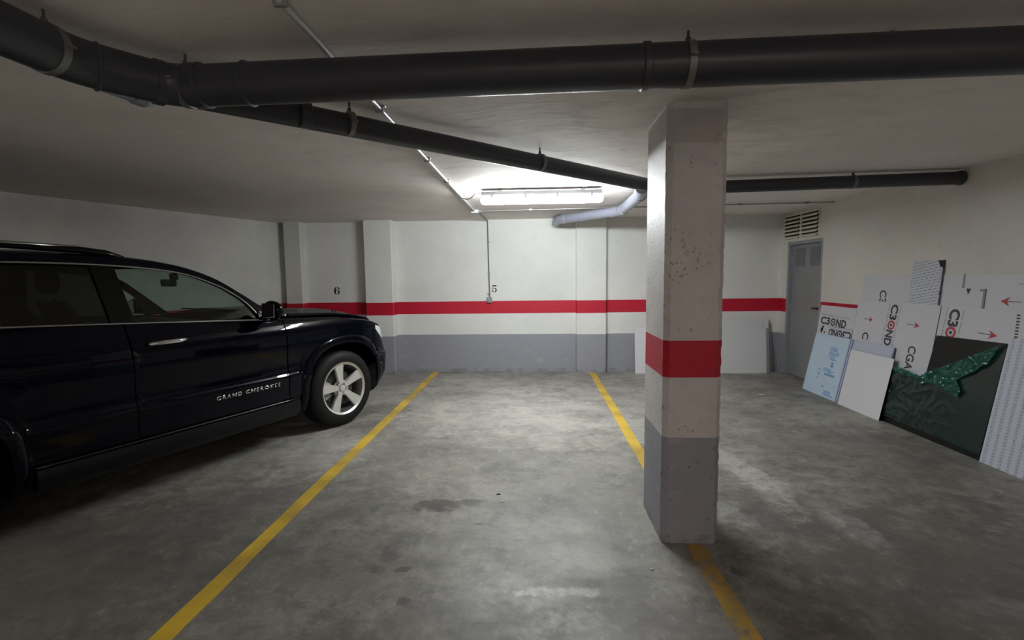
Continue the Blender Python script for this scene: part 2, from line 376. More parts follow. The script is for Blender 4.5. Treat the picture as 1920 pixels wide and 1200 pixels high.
# free standing pillar, chipped corners
def ragged_pillar(x0, x1, y0, y1, h):
    rnd = random.Random(3); bm = B(); cs = .028; rs = []
    N = 90; jit = [[0]*8 for _ in range(N+1)]
    for k in range(N+1):
        for c in range(4):
            j = rnd.uniform(-.0012, .0012)
            if rnd.random() < (.30 if c in (1, ) else .12): j += rnd.uniform(.002, .009)
            if k == 0 or k == N: j = 0
            jit[k][c] = j
    for k in range(N+1):
        z = h*k/N; j = jit[k]; a = [cs+abs(j[c])*1.2 for c in range(4)]
        m_ = .008
        rs.append([(x0+a[0]+m_, y0, z), (x0+a[0], y0+j[0]*.3, z), (x0+j[0], y0+cs, z), (x0, y0+cs+m_, z), (x0, y1-cs, z), (x0+cs, y1, z), (x1-cs, y1, z), (x1, y1-cs, z), (x1, y0+cs+m_, z), (x1-j[1], y0+cs, z), (x1-a[1], y0+j[1]*.3, z), (x1-a[1]-m_, y0, z)][::-1])
    rings(bm, rs); return bm
P = obj('concrete_pillar', ragged_pillar(.697, 1.012, 2.588, 3.052, HC), M_pillar)
tag(P, 'free-standing rectangular concrete pillar painted white with red band and grey base', 'pillar')

# painted floor lines
def line(name, x0, x1, y0, y1, label, m, xa=0):
    bm = B(); n = 30; rs = []
    for k in range(n+1):
        y = y0+(y1-y0)*k/n; j1, j2 = random.uniform(-.004, .004), random.uniform(-.004, .004); o = xa*(1-k/n)
        rs.append([(x0+j1+o, y, .0002), (x1+j2+o, y, .0002), (x1+j2+o, y, .0022), (x0+j1+o, y, .0022)])
    rings(bm, rs); return tag(obj(name, bm, m), label, 'line marking', 'yellow bay lines')
line('parking_line', -1.632, -1.535, .2, 7.44, 'long yellow painted bay line between the dark car and the empty bay', M_line)
line('parking_line', .832, .925, 3.06, 7.36, 'yellow painted bay line running from the pillar to the back wall', M_line)
line('parking_line', .83, .925, .2, 2.58, 'worn yellow painted line in front of the pillar', M_line2)

# stencilled bay numbers on the back wall
def stencil(name, loc, w, h, kind, label):
    bm = B()
    def ell(cx, cy, rx, ry, tx, ty, a0, a1, n=20):
        rs = []
        for k in range(n+1):
            a = R(a0+(a1-a0)*k/n); c, s = math.cos(a), math.sin(a)
            q = [(cx+rx*c, cy+ry*s), (cx+(rx-tx)*c, cy+(ry-ty)*s)]
            rs.append([(x*w, 0, y*h) for x, y in q]+[(x*w, -.002, y*h) for x, y in reversed(q)])
        rings(bm, rs)
    def quad(pts):
        a = [bm.verts.new((x*w, 0, y*h)) for x, y in pts]; b = [bm.verts.new((x*w, -.002, y*h)) for x, y in pts]; n = len(pts)
        bm.faces.new(a); bm.faces.new(list(reversed(b)))
        for i in range(n): bm.faces.new((a[i], a[(i+1) % n], b[(i+1) % n], b[i]))
    if kind == '6':
        ell(.5, .32, .46, .32, .24, .07, 100, 255); ell(.5, .32, .46, .32, .24, .07, -75, 80)
        ell(.52, .5, .50, .5, .27, .06, 105, 200); ell(.55, .72, .36, .28, .20, .07, 15, 85)
        quad([(.72, .70), (.95, .70), (.95, .85), (.72, .85)])
    else:
        quad([(.14, .98), (.90, .98), (.84, .80), (.14, .84)]); quad([(.12, .80), (.22, .80), (.22, .52), (.12, .46)])
        ell(.46, .32, .46, .32, .24, .07, -80, 80); ell(.46, .32, .46, .30, .24, .07, 105, 135); ell(.42, .25, .36, .25, .18, .08, 190, 262)
        quad([(.04, .16), (.26, .16), (.26, .32), (.04, .32)])
    o = obj(name, bm, M_ink); o.location = loc; return tag(o, label, 'painted number')
stencil('bay_number', (-3.205, YB-.0005, 1.255), .095, .125, '6', 'black stencilled number 6 on the shaded wall behind the car')
stencil('bay_number', (-.68, YB-.0005, 1.262), .088, .115, '5', 'black stencilled number 5 on the wall beside the cable drop')

# ------------------------------------------------------------------ tube lamps
def tube_lamp(loc, glow, label, rz=0):
    e = empty('tube_lamp', loc, rz)
    L, W = 1.24, .125
    def sect(w0, z0, z1, rr, n=5):
        """rounded trough cross section (y, z) open to the ceiling"""
        pts = [(-w0, z1)]
        for k in range(n+1): a = R(180+90*k/n); pts.append((-w0+rr+rr*math.cos(a), z0+rr+rr*math.sin(a)))
        for k in range(n+1): a = R(270+90*k/n); pts.append((w0-rr+rr*math.cos(a), z0+rr+rr*math.sin(a)))
        pts.append((w0, z1)); return pts
    bm = B(); rs = []
    for x, s in ((-L/2+.012, .86), (-L/2+.018, .97), (-L/2+.03, 1), (L/2-.03, 1), (L/2-.018, .97), (L/2-.012, .86)): rs.append([(x, y*s, z) for y, z in sect(.060, -.070, -.030, .008)])
    rings(bm, rs); obj('housing', bm, M_greypl, e, True, auto=35)
    for x in (-.42, .42):
        bm = B(); box(bm, x-.02, x+.02, -.03, .03, -.0295, -.0005); obj('mounting_bracket', bm, M_galv, e, bevel=.002)
    # rounded clear cover: an ellipse in section
    bm = B(); rs = []
    for x, s in ((-L/2+.002, .30), (-L/2+.006, .62), (-L/2+.018, .86), (-L/2+.04, 1), (L/2-.04, 1), (L/2-.018, .86), (L/2-.006, .62), (L/2-.002, .30)):
        rs.append([(x, .062*s*math.cos(a), -.109+.0385*s*math.sin(a)*(1.12 if math.sin(a) < 0 else 1)) for a in [2*math.pi*k/24 for k in range(24)]])
    rings(bm, rs); obj('diffuser', bm, glow, e, True, auto=70)
    bm = B()
    bm.free()
    for x in (-.50, -.16, .16, .50):
        for s in (-1, 1): bm = B(); box(bm, x-.012, x+.012, s*.062-.003, s*.062+.003, -.098, -.055); obj('clip', bm, M_greypl, e)
    bm = B(); tube(bm, [(-L/2+.011, 0, -.042), (-L/2-.03, 0, -.042)], .012, 10); obj('cable_gland', bm, M_greypl, e, True, auto=40)
    return tag(e, label, 'ceiling lamp')
tube_lamp((.075, 4.93, HC), M_glow, 'glowing sealed tube lamp on the ceiling above the empty bay')
tube_lamp((-3.6, -2.3, HC), M_glow2, 'tube lamp on the ceiling of the driving lane, left one', R(90))
tube_lamp((2.5, -3.6, HC), M_glow2, 'tube lamp on the ceiling of the driving lane, right one', R(90))
tube_lamp((.4, -3.6, HC), M_glow2, 'added fill lamp on the ceiling of the driving lane, middle one', R(90))  # extra lamp added to brighten the pillar front and ceiling

# ------------------------------------------------------------------ pipes
def clamp(parent, p, d, r, label=None):
    """strap round a pipe + threaded rod to the ceiling; p on the axis, d direction"""
    p = Vector(p); d = Vector(d).normalized()
    bm = B(); q = []
    tube(bm, [p-d*.0125, p+d*.0125], r+.004, 28)
    s = d.cross(Vector((0, 0, 1))).normalized()
    for sg in (-1, 1):
        c = p+s*sg*(r+.012); box(bm, c.x-.010, c.x+.010, c.y-.010, c.y+.010, p.z-.004, p.z+.004)
    o = obj('pipe_clamp', bm, M_clamp, parent, True, auto=30)
    bm = B(); tube(bm, [p+Vector((0, 0, r+.002)), Vector((p.x, p.y, HC))], .005, 8)
    tube(bm, [p+Vector((0, 0, r+.002)), p+Vector((0, 0, r+.018))], .010, 6)
    obj('threaded_rod', bm, M_rod, o, True, auto=40)
def collar(parent, p, d, r, L=.05, m=None):
    p = Vector(p); d = Vector(d).normalized(); bm = B()
    tube(bm, [p-d*L/2, p-d*L/2+d*.004, p+d*L/2-d*.004, p+d*L/2], [r+.001, r+.006, r+.006, r+.001], 28)
    obj('socket_ring', bm, m or M_pipeR, parent, True, auto=35)
# big pipe crossing the picture
A0, A1 = Vector((-1.415, 1.90, 2.268)), Vector((4.2, 1.80, 2.275)); A1.x = XR
z_ = A0.z
B1 = Vector((-1.592, 1.665, 2.268)); C1 = Vector((-1.64, .70, 2.262)); 
e = empty('drain_pipe'); R1 = .0775
pts = [C1-(B1-C1)*1.6, C1] + arc(C1, B1, A0, .09, 6) + arc(B1, A0, A1, .09, 6) + [A1+Vector((.03, 0, 0))]
bm = B(); tube(bm, pts, R1, 36); obj('pipe', bm, M_pipe, e, True, auto=40)
dA = (A1-A0).normalized(); dB = (A0-B1).normalized(); dC = (B1-C1).normalized()
collar(e, A0+dA*.10, dA, R1, .05); collar(e, A0+dA*.30, dA, R1, .012); collar(e, A0-dB*.06, dB, R1, .04); collar(e, B1+dB*.05, dB, R1, .014)
collar(e, A0+dA*1.83, dA, R1, .03)
clamp(e, A0+dA*.045+Vector((0, 0, 0)), dA, R1); clamp(e, A0+dA*1.985, dA, R1); clamp(e, B1-dC*.10, dC, R1)
tag(e, 'thick dark grey drain pipe crossing the ceiling from side to side in the foreground', 'pipe')
# branch pipe
Z2 = 2.29; R2 = .056
b0, b1, b2, b3 = Vector((-1.40, 2.07, Z2)), Vector((-1.10, 2.30, Z2)), Vector((1.235, 4.555, Z2+.003)), Vector((XR, 4.44, 2.312))
b0 = Vector((-1.43, 2.005, Z2-.01))
bm = B(); tube(bm, [b0]+[b0.lerp(b2, k/8) for k in range(1, 7)]+arc(b0, b2, b3, .10, 8)+[b3-Vector((.06, 0, 0)), b3-Vector((.02, 0, 0))], R2, 32)
e2 = empty('branch_pipe'); obj('pipe', bm, M_pipe, e2, True, auto=40)
dD = (b2-b0).normalized(); dE = (b3-b2).normalized()
clamp(e2, Vector((.042, 3.40, Z2)), dD, R2); clamp(e2, Vector((-.93, 2.452, Z2-.005)), dD, R2); clamp(e2, Vector((2.84, 4.48, 2.306)), dE, R2)
collar(e2, Vector((-1.09, 2.295, Z2-.006)), dD, R2, .05); collar(e2, b3-Vector((.02, 0, 0)), (1, 0, 0), R2, .035)
tag(e2, 'thinner dark grey pipe running diagonally behind the big pipe and on to the right wall', 'pipe')
# grey stub behind the elbow
e3 = empty('pipe_stub'); bm = B(); s0, s1 = Vector((-1.665, 1.74, 2.262)), Vector((-1.588, 1.985, 2.252))
tube(bm, [s0, s1-(s1-s0).normalized()*.02, s1], [.034, .034, .024], 24); obj('pipe', bm, M_pvc, e3, True, auto=50)
collar(e3, s0.lerp(s1, .80), s1-s0, .034, .05, M_pvc); tag(e3, 'short grey pipe end with cap tucked behind the elbow of the big pipe', 'pipe')
# light grey pvc branch by the lamp
e4 = empty('waste_pipe'); R4 = .060
p0, p1, p2, p3 = Vector((.33, YB-.002, 2.315)), Vector((.335, 6.93, 2.305)), Vector((1.075, 6.02, 2.295)), Vector((1.045, 4.86, 2.29))
bm = B(); tube(bm, [p0]+arc(p0, p1, p2, .09, 8)+arc(p1, p2, p3, .09, 8)+[p3, Vector((.97, 4.42, 2.29))], R4, 28); obj('pipe', bm, M_pvc, e4, True, auto=40)
collar(e4, p1.lerp(p2, .13), p2-p1, R4, .07, M_pvc); collar(e4, p2.lerp(p3, .12), p3-p2, R4, .05, M_pvc); collar(e4, p1.lerp(p2, .9), p2-p1, R4, .05, M_pvc); collar(e4, p3, p3-p2, R4, .07, M_pvc); collar(e4, p0.lerp(p1, .6), p0-p1, R4, .07, M_pvc)
tag(e4, 'light grey plastic waste pipe with elbows under the ceiling beside the tube lamp', 'pipe')

# conduits
def conduit(name, pts, r, saddles, label, m=M_conduit):
    e = empty(name); bm = B(); tube(bm, pts, r, 12); obj('tube', bm, m, e, True, auto=40)
    for q in saddles:
        q = Vector(q); bm = B(); box(bm, q.x-.022, q.x+.022, q.y-.010, q.y+.010, q.z-r-.003, HC-.0005); box(bm, q.x-.03, q.x+.03, q.y-.014, q.y+.014, HC-.006, HC-.0005)
        obj('saddle', bm, M_galv, e, bevel=.003)
    return tag(e, label, 'conduit')
XC, ZC = -.785, 2.374
conduit('cable_conduit', [(XC-.03, -5.4, ZC), (XC-.01, 1.0, ZC), (XC, 6.34, ZC)], .0115, [(XC-.01, y, ZC) for y in (-3.5, -1.8, -.2, 1.55, 2.52, 3.6, 4.4, 5.3)], 'bright metal cable conduit running along the ceiling towards the back wall')
conduit('cable_conduit', [(XC+.05, 6.37, ZC), (1.0, 6.30, ZC), (XR-.02, 6.19, ZC)], .008, [(x, 6.36-.033*(x+.8), ZC) for x in (-.05, 1.3, 2.6, 3.4)], 'thin cable conduit running across the ceiling from the junction box to the right wall', M_galv)
e = empty('junction_box', (XC, 6.38, HC)); bm = B(); box(bm, -.05, .05, -.04, .04, -.035, -.001); obj('box_body', bm, M_whitepl, e, bevel=.006)
bm = B(); box(bm, -.043, .043, -.033, .033, -.041, -.0352); obj('cover', bm, M_whitepl, e, bevel=.002)
bm = B(); tube(bm, [(.05, 0, -.017), (.09, 0, -.017)], .014, 12); obj('gland', bm, M_whitepl, e, True, auto=40); bm = B(); tube(bm, [(0, -.04, -.017), (0, -.07, -.017)], .014, 12); obj('gland', bm, M_whitepl, e, True, auto=40)
tag(e, 'small white junction box on the ceiling where the conduits meet', 'junction box')
bm = B(); L = []
for k in range(15):
    t_ = k/14; L.append((XC+.01+t_*(-.60-XC-.0), 5.25-.32*t_+.10*math.sin(math.pi*t_)*0, ZC-.012-.035*math.sin(math.pi*t_)))
L[-1] = (-.592, 4.93, 2.348); tube(bm, L, .006, 8); tag(obj('lamp_cable', bm, M_wire, None, True, auto=40), 'short cable looping from the conduit to the tube lamp', 'cable')
e = empty('wall_conduit'); bm = B()
pp = [(XC+.03, 6.41, 2.368), (XC+.045, 6.9, 2.368)] + [tuple(q) for q in arc((XC+.045, 6.9, 2.372), (XC+.06, YB-.014, 2.372), (XC+.062, YB-.014, 1.5), .05, 6)] + [(XC+.072, YB-.014, 1.19)]
tube(bm, pp, .0085, 10); obj('tube', bm, M_wire, e, True, auto=40)
for z in (2.05, 1.56, 1.24): bm = B(); box(bm, XC+.045, XC+.092, YB-.026, YB-.0005, z-.009, z+.009); obj('saddle', bm, M_greypl, e, bevel=.003)
tag(e, 'thin dark conduit dropping down the back wall beside the number 5', 'conduit')
e = empty('wall_socket', (XC+.073, YB, 1.145)); bm = B(); box(bm, -.04, .04, -.045, -.0005, -.045, .045); obj('box_body', bm, M_greypl, e, bevel=.008)
bm = B(); box(bm, -.031, .031, -.052, -.0455, -.034, .034); obj('cover', bm, M_greypl, e, bevel=.003)
tag(e, 'small grey surface socket box on the red band under the cable drop', 'socket')
# bolt stubs left in the ceiling
for q, lab in (((.387, 1.975), 'rusty bolt stub in the ceiling left of the pillar clamp'), ((1.33, 1.92), 'rusty bolt stub in the ceiling above the right end of the big pipe')):
    e_ = B(); tube(e_, [(q[0], q[1], HC), (q[0], q[1], HC-.018)], .006, 8); tube(e_, [(q[0], q[1], HC-.006), (q[0], q[1], HC-.012)], .012, 6); tag(obj('bolt', e_, M_rod, None, True, auto=30), lab, 'bolt')

# ------------------------------------------------------------------ door and vent
e = struct(empty('door_1', (XR, DY0, 0)))
W_ = DY1-DY0
bm = B(); box(bm, .0, .075, W_-.045, W_-.001, 0, DZ-.001); box(bm, .0, .075, .001, .045, 0, DZ-.001); box(bm, .0, .075, .046, W_-.046, DZ-.045, DZ-.001); obj('door_frame', bm, M_frame, e, bevel=.004)
bm = B(); box(bm, .052, .090, .047, W_-.047, .008, DZ-.048); leaf = obj('door_leaf', bm, M_door, e, bevel=.003)
for y0 in (.14, .50):
    bm = B()
    for k in range(10):
        z = 1.60+k*.026; v = [(.050, y0, z), (.050, y0+.225, z), (.040, y0+.225, z+.004), (.040, y0, z+.004), (.0515, y0, z+.020), (.0515, y0+.225, z+.020)]
        vs = [bm.verts.new(q) for q in v]; bm.faces.new((vs[0], vs[1], vs[2], vs[3])); bm.faces.new((vs[3], vs[2], vs[5], vs[4])); bm.faces.new((vs[0], vs[3], vs[4])); bm.faces.new((vs[1], vs[5], vs[2])); bm.faces.new((vs[0], vs[4], vs[5], vs[1]))
    obj('louvre', bm, M_door, e)
bm = B(); tube(bm, [(.052, .10, 1.03), (.005, .10, 1.03)], .010, 12); tube(bm, [(.008, .095, 1.03), (.004, .14, 1.03), (.006, .20, 1.027), (.012, .225, 1.022)], [.009, .010, .009, .008], 12); hd = obj('door_handle', bm, M_black, e, True, auto=50)
bm = B(); box(bm, .047, .0515, .075, .125, .93, 1.10); obj('lock_plate', bm, M_black, e, bevel=.004)
for z in (.25, 1.0, 1.7): bm = B(); tube(bm, [(.047, W_-.046, z-.05), (.047, W_-.046, z+.05)], .008, 10); obj('hinge', bm, M_frame, e, True, auto=40)
VY0, VY1, VZ0, VZ1 = 6.50, 7.40, 1.975, 2.345
e = empty('vent_grille', (XR, VY0, VZ0)); h = VZ1-VZ0; wd = VY1-VY0
bm = B(); box(bm, -.012, 0, 0, wd, 0, .022); box(bm, -.012, 0, 0, wd, h-.022, h); box(bm, -.012, 0, 0, .025, .022, h-.022); box(bm, -.012, 0, wd-.025, wd, .022, h-.022); box(bm, -.012, 0, wd/2-.016, wd/2+.016, .022, h-.022); obj('frame', bm, M_cream, e)
bm = B(); box(bm, -.0015, -.0005, .025, wd-.025, .022, h-.022); obj('backing', bm, M_dark, e)
for ya, yb in ((.025, wd/2-.016), (wd/2+.016, wd-.025)):
    for k in range(6):
        z = .03+k*(h-.05)/6; bm = B()
        pr = [(-.003, z+.030), (-.003, z+.034), (-.040, z+.014), (-.040, z-.006), (-.036, z-.006)]
        rings(bm, [[(x, y, zz) for x, zz in pr] for y in (ya, yb)]); obj('slat', bm, M_cream, e)
tag(e, 'cream louvred vent grille in two columns above the grey door', 'vent')

# ------------------------------------------------------------------ boards leaning on walls
def board(name, xb, k, ya, yb, h, m, label, grp=None, th=.003, poly=None, cat='board', edge=M_bcore):
    """face toward -x; local x = towards the camera (-y world), local y = up the slope, local z = out of the face. h = world height of top"""
    upv = Vector((k, 0, 1)).normalized(); rg = Vector((0, -1, 0)); nz = rg.cross(upv)
    mw = Matrix.Identity(4)
    for j in range(3): mw[j][0], mw[j][1], mw[j][2] = rg[j], upv[j], nz[j]
    mw.translation = Vector((xb, ya, 0)); s = math.sqrt(1+k*k)
    bm = B()
    pl = poly or [(0, 0), (ya-yb, 0), (ya-yb, h*s), (0, h*s)]
    prism(bm, pl, -th, 0)
    bm.faces.ensure_lookup_table()
    for f in bm.faces: f.material_index = 1
    bm.normal_update()
    for f in bm.faces:
        if f.normal.z > .9: f.material_index = 0
    o = obj(name, bm, [m, edge]); o.matrix_world = mw
    if name: tag(o, label, cat, grp)
    return o
def on(o, name, bm, m, label=None):
    c = obj(name, bm, m, o)
    if label: c['label'] = label
    return c
def ring_bm(cx, cy, ro, ri, z=.0012, n=28):
    bm = B(); a = [bm.verts.new((cx+ro*math.cos(2*math.pi*k/n), cy+ro*math.sin(2*math.pi*k/n), z)) for k in range(n)]
    if ri:
        b = [bm.verts.new((cx+ri*math.cos(2*math.pi*k/n), cy+ri*math.sin(2*math.pi*k/n), z)) for k in range(n)]
        for i in range(n): bm.faces.new((a[i], a[(i+1) % n], b[(i+1) % n], b[i]))
    else: bm.faces.new(a)
    return bm
def add(bm, o):
    me = bpy.data.meshes.new('t'); o.to_mesh(me); o.free(); bm.from_mesh(me); bpy.data.meshes.remove(me); return bm
def arrow(o, cx, cy, L, rot):
    c, s = math.cos(rot), math.sin(rot); T = lambda x, y: (cx+x*c-y*s, cy+x*s+y*c, .0012)
    bm = B(); bm.faces.new([bm.verts.new(T(*q)) for q in ((-L*.5, -.003), (L*.2, -.003), (L*.2, .003), (-L*.5, .003))]); on(o, 'arrow_shaft', bm, M_bprint)
    bm = B(); bm.faces.new([bm.verts.new(T(*q)) for q in ((L*.5, 0), (L*.05, L*.22), (L*.2, 0))]); bm.faces.new([bm.verts.new(T(*q)) for q in ((L*.5, 0), (L*.2, 0), (L*.05, -L*.22))]); on(o, 'arrow_head', bm, M_bred)
def logo(o, cx, cy, L, H, rot, parts='full', ring=None):
    c, s = math.cos(rot), math.sin(rot); T = lambda x, y=0: (cx+x*c-y*s, cy+x*s+y*c)
    bm = text_bm('C3', L*.375, H, *T(-L*.3125), rot, bold=.036); 
    if parts == 'full': add(bm, text_bm('ND', L*.375, H, *T(L*.3125), rot, bold=.036))
    add(bm, ring_bm(*T(0), H*.15, 0)); on(o, 'printed_logo', bm, M_bprint)
    on(o, 'logo_ring', ring_bm(*T(0), H*.50, H*.30), ring or M_bred)
    for sg, cnt in ((1, 26), (-1, 30)):
        bm = B()
        for k in range(cnt):
            x = -L*.5+L*1.1*k/cnt; y = sg*H*.78; q = [(x, y-.006), (x+L*.6/cnt, y-.006), (x+L*.6/cnt, y+.006), (x, y+.006)]
            if k % 7 == 5: continue
            bm.faces.new([bm.verts.new((*T(*a), .0012)) for a in q])
        on(o, 'printed_caption', bm, mat_cap)
mat_cap = mat('print_caption', (.24, .24, .28), .5)
GB = 'printed panels leaning on the right wall'
def S(k, z): return z*math.sqrt(1+k*k)
# back row
o = board('composite_panel', 3.635, .066, 5.605, 4.85, 1.475, M_bwhite, 'pale printed panel at the back left of the stack, showing only a cut-off C', GB)
bm = text_bm('C', .075, .10, 5.605-5.275, S(.066, 1.27), -R(90), bold=.02); add(bm, text_bm('3', .06, .10, 5.605-5.27, S(.066, 1.195), -R(90), bold=.02)); on(o, 'printed_logo', bm, M_bprint)
o = board('composite_panel', 3.635, .066, 4.845, 3.30, 1.475, M_bwhite, 'widest pale panel at the back right with a red arrow pointing left', GB)
arrow(o, 4.845-3.90, S(.066, 1.258), .17, R(180)); bm = B(); box(bm, .98, 1.25, S(.066, 1.395), S(.066, 1.40), .0005, .001); on(o, 'printed_caption', bm, mat_cap)
bm = B(); box(bm, 4.845-4.345, 4.845-4.325, S(.066, 1.355), S(.066, 1.474), .0003, .0016); on(o, 'dark_edge', bm, mat_cap)
o = board('composite_panel', 3.630, .066, 4.495, 4.115, 1.352, M_bwhite, 'small pale panel with dark right edge beside the narrow fine-print panel', GB)
W0 = 4.495-4.115; hs = S(.066, 1.352)
bm = B(); box(bm, W0-.02, W0-.001, 0, hs, .0003, .0016); box(bm, W0-.05, W0-.001, hs-.022, hs-.002, .0003, .0018); on(o, 'dark_edge', bm, mat_cap)
bm = B(); prism(bm, [(.20, hs-.001), (.245, hs-.001), (.222, hs-.05)], .0003, .0018); on(o, 'corner_mark', bm, M_bprint)
o = board('composite_panel', 3.628, .0675, 4.912, 4.545, 1.605, M_fine2, 'narrow tall panel with slanted fine print and a black top corner', GB)
W0 = 4.912-4.545; hs = S(.0675, 1.605)
bm = B(); box(bm, W0-.018, W0-.001, 0, hs-.001, .0003, .0016); on(o, 'dark_edge', bm, M_bprint)
bm = B(); prism(bm, [(W0-.075, hs-.001), (W0-.001, hs-.001), (W0-.001, hs-.075), (W0-.045, hs-.06)], .0003, .003); on(o, 'corner_foam', bm, M_black)
bm = ring_bm(W0-.012, hs-.30, .014, 0, .002); on(o, 'clip', bm, M_bprint)
# main printed panels
o = board('composite_panel', 3.555, .125, 5.63, 4.52, 1.19, M_bwhite, 'large printed panel in the middle with the whole logo reading downwards', GB)
logo(o, 5.63-5.075, S(.125, .955), .43, .098, -R(93))
bm = text_bm('CGA', .235, .095, 5.63-4.755, S(.125, .665), -R(93), bold=.02); add(bm, ring_bm(5.63-4.86, S(.125, .53), .014, 0)); on(o, 'printed_code', bm, M_bprint)
bm = text_bm('C', .08, .10, 5.63-5.42, S(.125, .80), -R(88), bold=.02); on(o, 'printed_logo', bm, M_bprint)
arrow(o, 5.63-5.42, S(.125, .985), .14, R(-2)); arrow(o, 5.63-4.79, S(.125, .985), .15, R(-2))
o = board('composite_panel', 3.562, .118, 4.51, 3.28, 1.19, M_bwhite, 'printed panel whose logo is cut off by the dark sheet in front of it', GB)
logo(o, 4.51-4.37, S(.118, .96), .42, .105, -R(93), 'half'); arrow(o, 4.51-4.03, S(.118, .985), .17, R(-3))
bm = B()
for k in range(16):
    y = .80+k*.024; box(bm, 4.51-3.80-.012+.10*(k/16-.5)*-.3, 4.51-3.80+.014+.10*(k/16-.5)*-.3, y, y+.012, .0003, .0012)
on(o, 'printed_caption', bm, M_bprint)
# left front group
o = board('composite_panel', 3.57, .115, 6.325, 5.64, 1.09, M_bwhite, 'printed panel next to the door just under the red wall stripe', GB)
logo(o, 6.325-6.03, S(.115, .895), .50, .095, R(-2), 'full', M_bprint)
o = board('composite_panel', 3.535, .15, 6.19, 5.645, .84, M_bwhite, 'low printed panel with its logo upside down, behind the light blue one', GB)
logo(o, 6.19-5.86, S(.15, .765), .42, .095, R(180), 'full', M_bprint)
bm = B(); prism(bm, [(-.05, .80), (.0, .85), (-.012, .79), (-.035, .755)], -.002, .004); on(o, 'corner_foam', bm, M_black)
bm = B(); prism(bm, [(.02, .78), (.05, .775), (.035, .735)], .0003, .0012); on(o, 'arrow_head', bm, M_bred)
o = board('composite_panel', 3.485, .20, 6.295, 4.94, .737, M_blav, 'light blue film-covered panel low at the left end of the stack', GB)
hs = S(.2, .737)
bm = B(); box(bm, .001, .66, .001, hs-.001, .0004, .0012); on(o, 'blue_film', bm, M_blight, 'light blue film with small blue print')
bm = B(); box(bm, .675, .69, 0, hs-.001, .0004, .0012); box(bm, .71, .735, 0, hs-.001, .0004, .0012); on(o, 'edge_stripe', bm, M_bstripe)
bm = B(); box(bm, 1.335, 1.354, hs-.18, hs-.001, .0004, .0012); on(o, 'edge_stripe', bm, M_bstripe)
bm = B(); rr = random.Random(5)
for (u0, v0, w0, n, hgt) in ((.36, .60, .16, 3, .010), (.36, .545, .20, 4, .008), (.40, .48, .12, 2, .012), (.44, .415, .05, 2, .02), (.32, .34, .20, 3, .008), (.36, .26, .24, 1, .028), (.42, .315, .14, 2, .008), (.42, .07, .2, 3, .012), (.36, .115, .06, 1, .014), (.24, .30, .03, 3, .03)):
    for k in range(n): 
        ww = w0*rr.uniform(.6, 1); box(bm, u0, u0+ww, v0-k*hgt*1.8, v0-k*hgt*1.8+hgt, .0013, .0018)
on(o, 'printed_text', bm, M_bblue); on(o, 'printed_dot', ring_bm(.47, .39, .024, 0, .002), M_bblue)
o = board('composite_panel', 3.465, .19, 5.535, 4.88, .632, M_bplain, 'plain off-white panel in front of the light blue one', GB)
# dark sheet with green film
k_ = .165; ya = 5.0
P2 = lambda y, z: (ya-y, S(k_, z))
pl = [P2(4.945, 0), P2(3.832, 0), P2(3.832, .935), P2(4.495, .92), P2(4.515, .525), P2(5.0, .522)]
ds = board('dark_sheet', 3.51, k_, ya, 3.83, .935, M_bdark, 'dark L-shaped sheet half covered in crumpled green film', None, .003, pl, 'board', M_black)
rr = random.Random(11)
import mathutils
def wn(x, y, s=1.0): return mathutils.noise.noise(Vector((x*s, y*s, 3.3)))
def filmmesh(inside, u0, u1, v0, v1, nx, ny, amp, base=.003):
    bm = B(); g = {}
    for i in range(nx+1):
        for j in range(ny+1):
            u = u0+(u1-u0)*i/nx; v = v0+(v1-v0)*j/ny; g[i, j] = (u, v)
    vs = {}
    for i in range(nx):
        for j in range(ny):
            uc = u0+(u1-u0)*(i+.5)/nx; vc = v0+(v1-v0)*(j+.5)/ny
            if not inside(uc, vc): continue
            q = []
            for a in ((i, j), (i+1, j), (i+1, j+1), (i, j+1)):
                if a not in vs: u, v = g[a]; vs[a] = bm.verts.new((u, v, base+amp(u, v)))
                q.append(vs[a])
            bm.faces.new(q)
    return bm
def inpoly(pts):
    def f(x, y):
        c = False; n = len(pts)
        for i in range(n):
            x1, y1 = pts[i]; x2, y2 = pts[(i+1) % n]
            if (y1 > y) != (y2 > y) and x < (x2-x1)*(y-y1)/(y2-y1)+x1: c = not c
        return c
    return f
def ridge(u, v, s): return (1-abs(wn(u+.3*wn(u, v, 3), v, s)))
flat = [P2(4.872, .06), P2(3.835, .045), P2(3.835, .90), P2(4.15, .70), P2(4.515, .515), P2(4.872, .517)]
def amp(u, v):
    k = max(0, min(1, (.95-u)/.75)); return .001+.022*k*abs(wn(u*1.3, v, 6.5))+.012*k*ridge(u, v, 10)**3
on(ds, 'green_film', filmmesh(inpoly(flat), 0.0, 1.17, .03, .93, 150, 110, amp), M_film)
fold = [P2(3.86, .925), P2(3.95, .87), P2(4.25, .70), P2(4.53, .545), P2(4.53, .46), P2(4.40, .50), P2(4.28, .475), P2(4.13, .43), P2(4.10, .49), P2(4.17, .575), P2(4.05, .66), P2(3.93, .76)]
def amp2(u, v): return .016+.016*ridge(u, v, 12)**2+.012*wn(u, v, 25)
on(ds, 'folded_film', filmmesh(inpoly(fold), .40, 1.17, .40, .96, 130, 100, amp2), M_fold, 'bright green folded-over flap of film')
fold = [P2(4.872, .565), P2(4.80, .565), P2(4.52, .53), P2(4.52, .49), P2(4.75, .51), P2(4.872, .515)]
on(ds, 'folded_film', filmmesh(inpoly(fold), 0, .5, .45, .60, 90, 30, amp2), M_fold, 'bright green folded-over flap of film')
o = board('composite_panel', 3.50, .16, 3.822, 2.60, .985, M_fine, 'panel covered in rows of fine print at the right edge of the picture', GB)

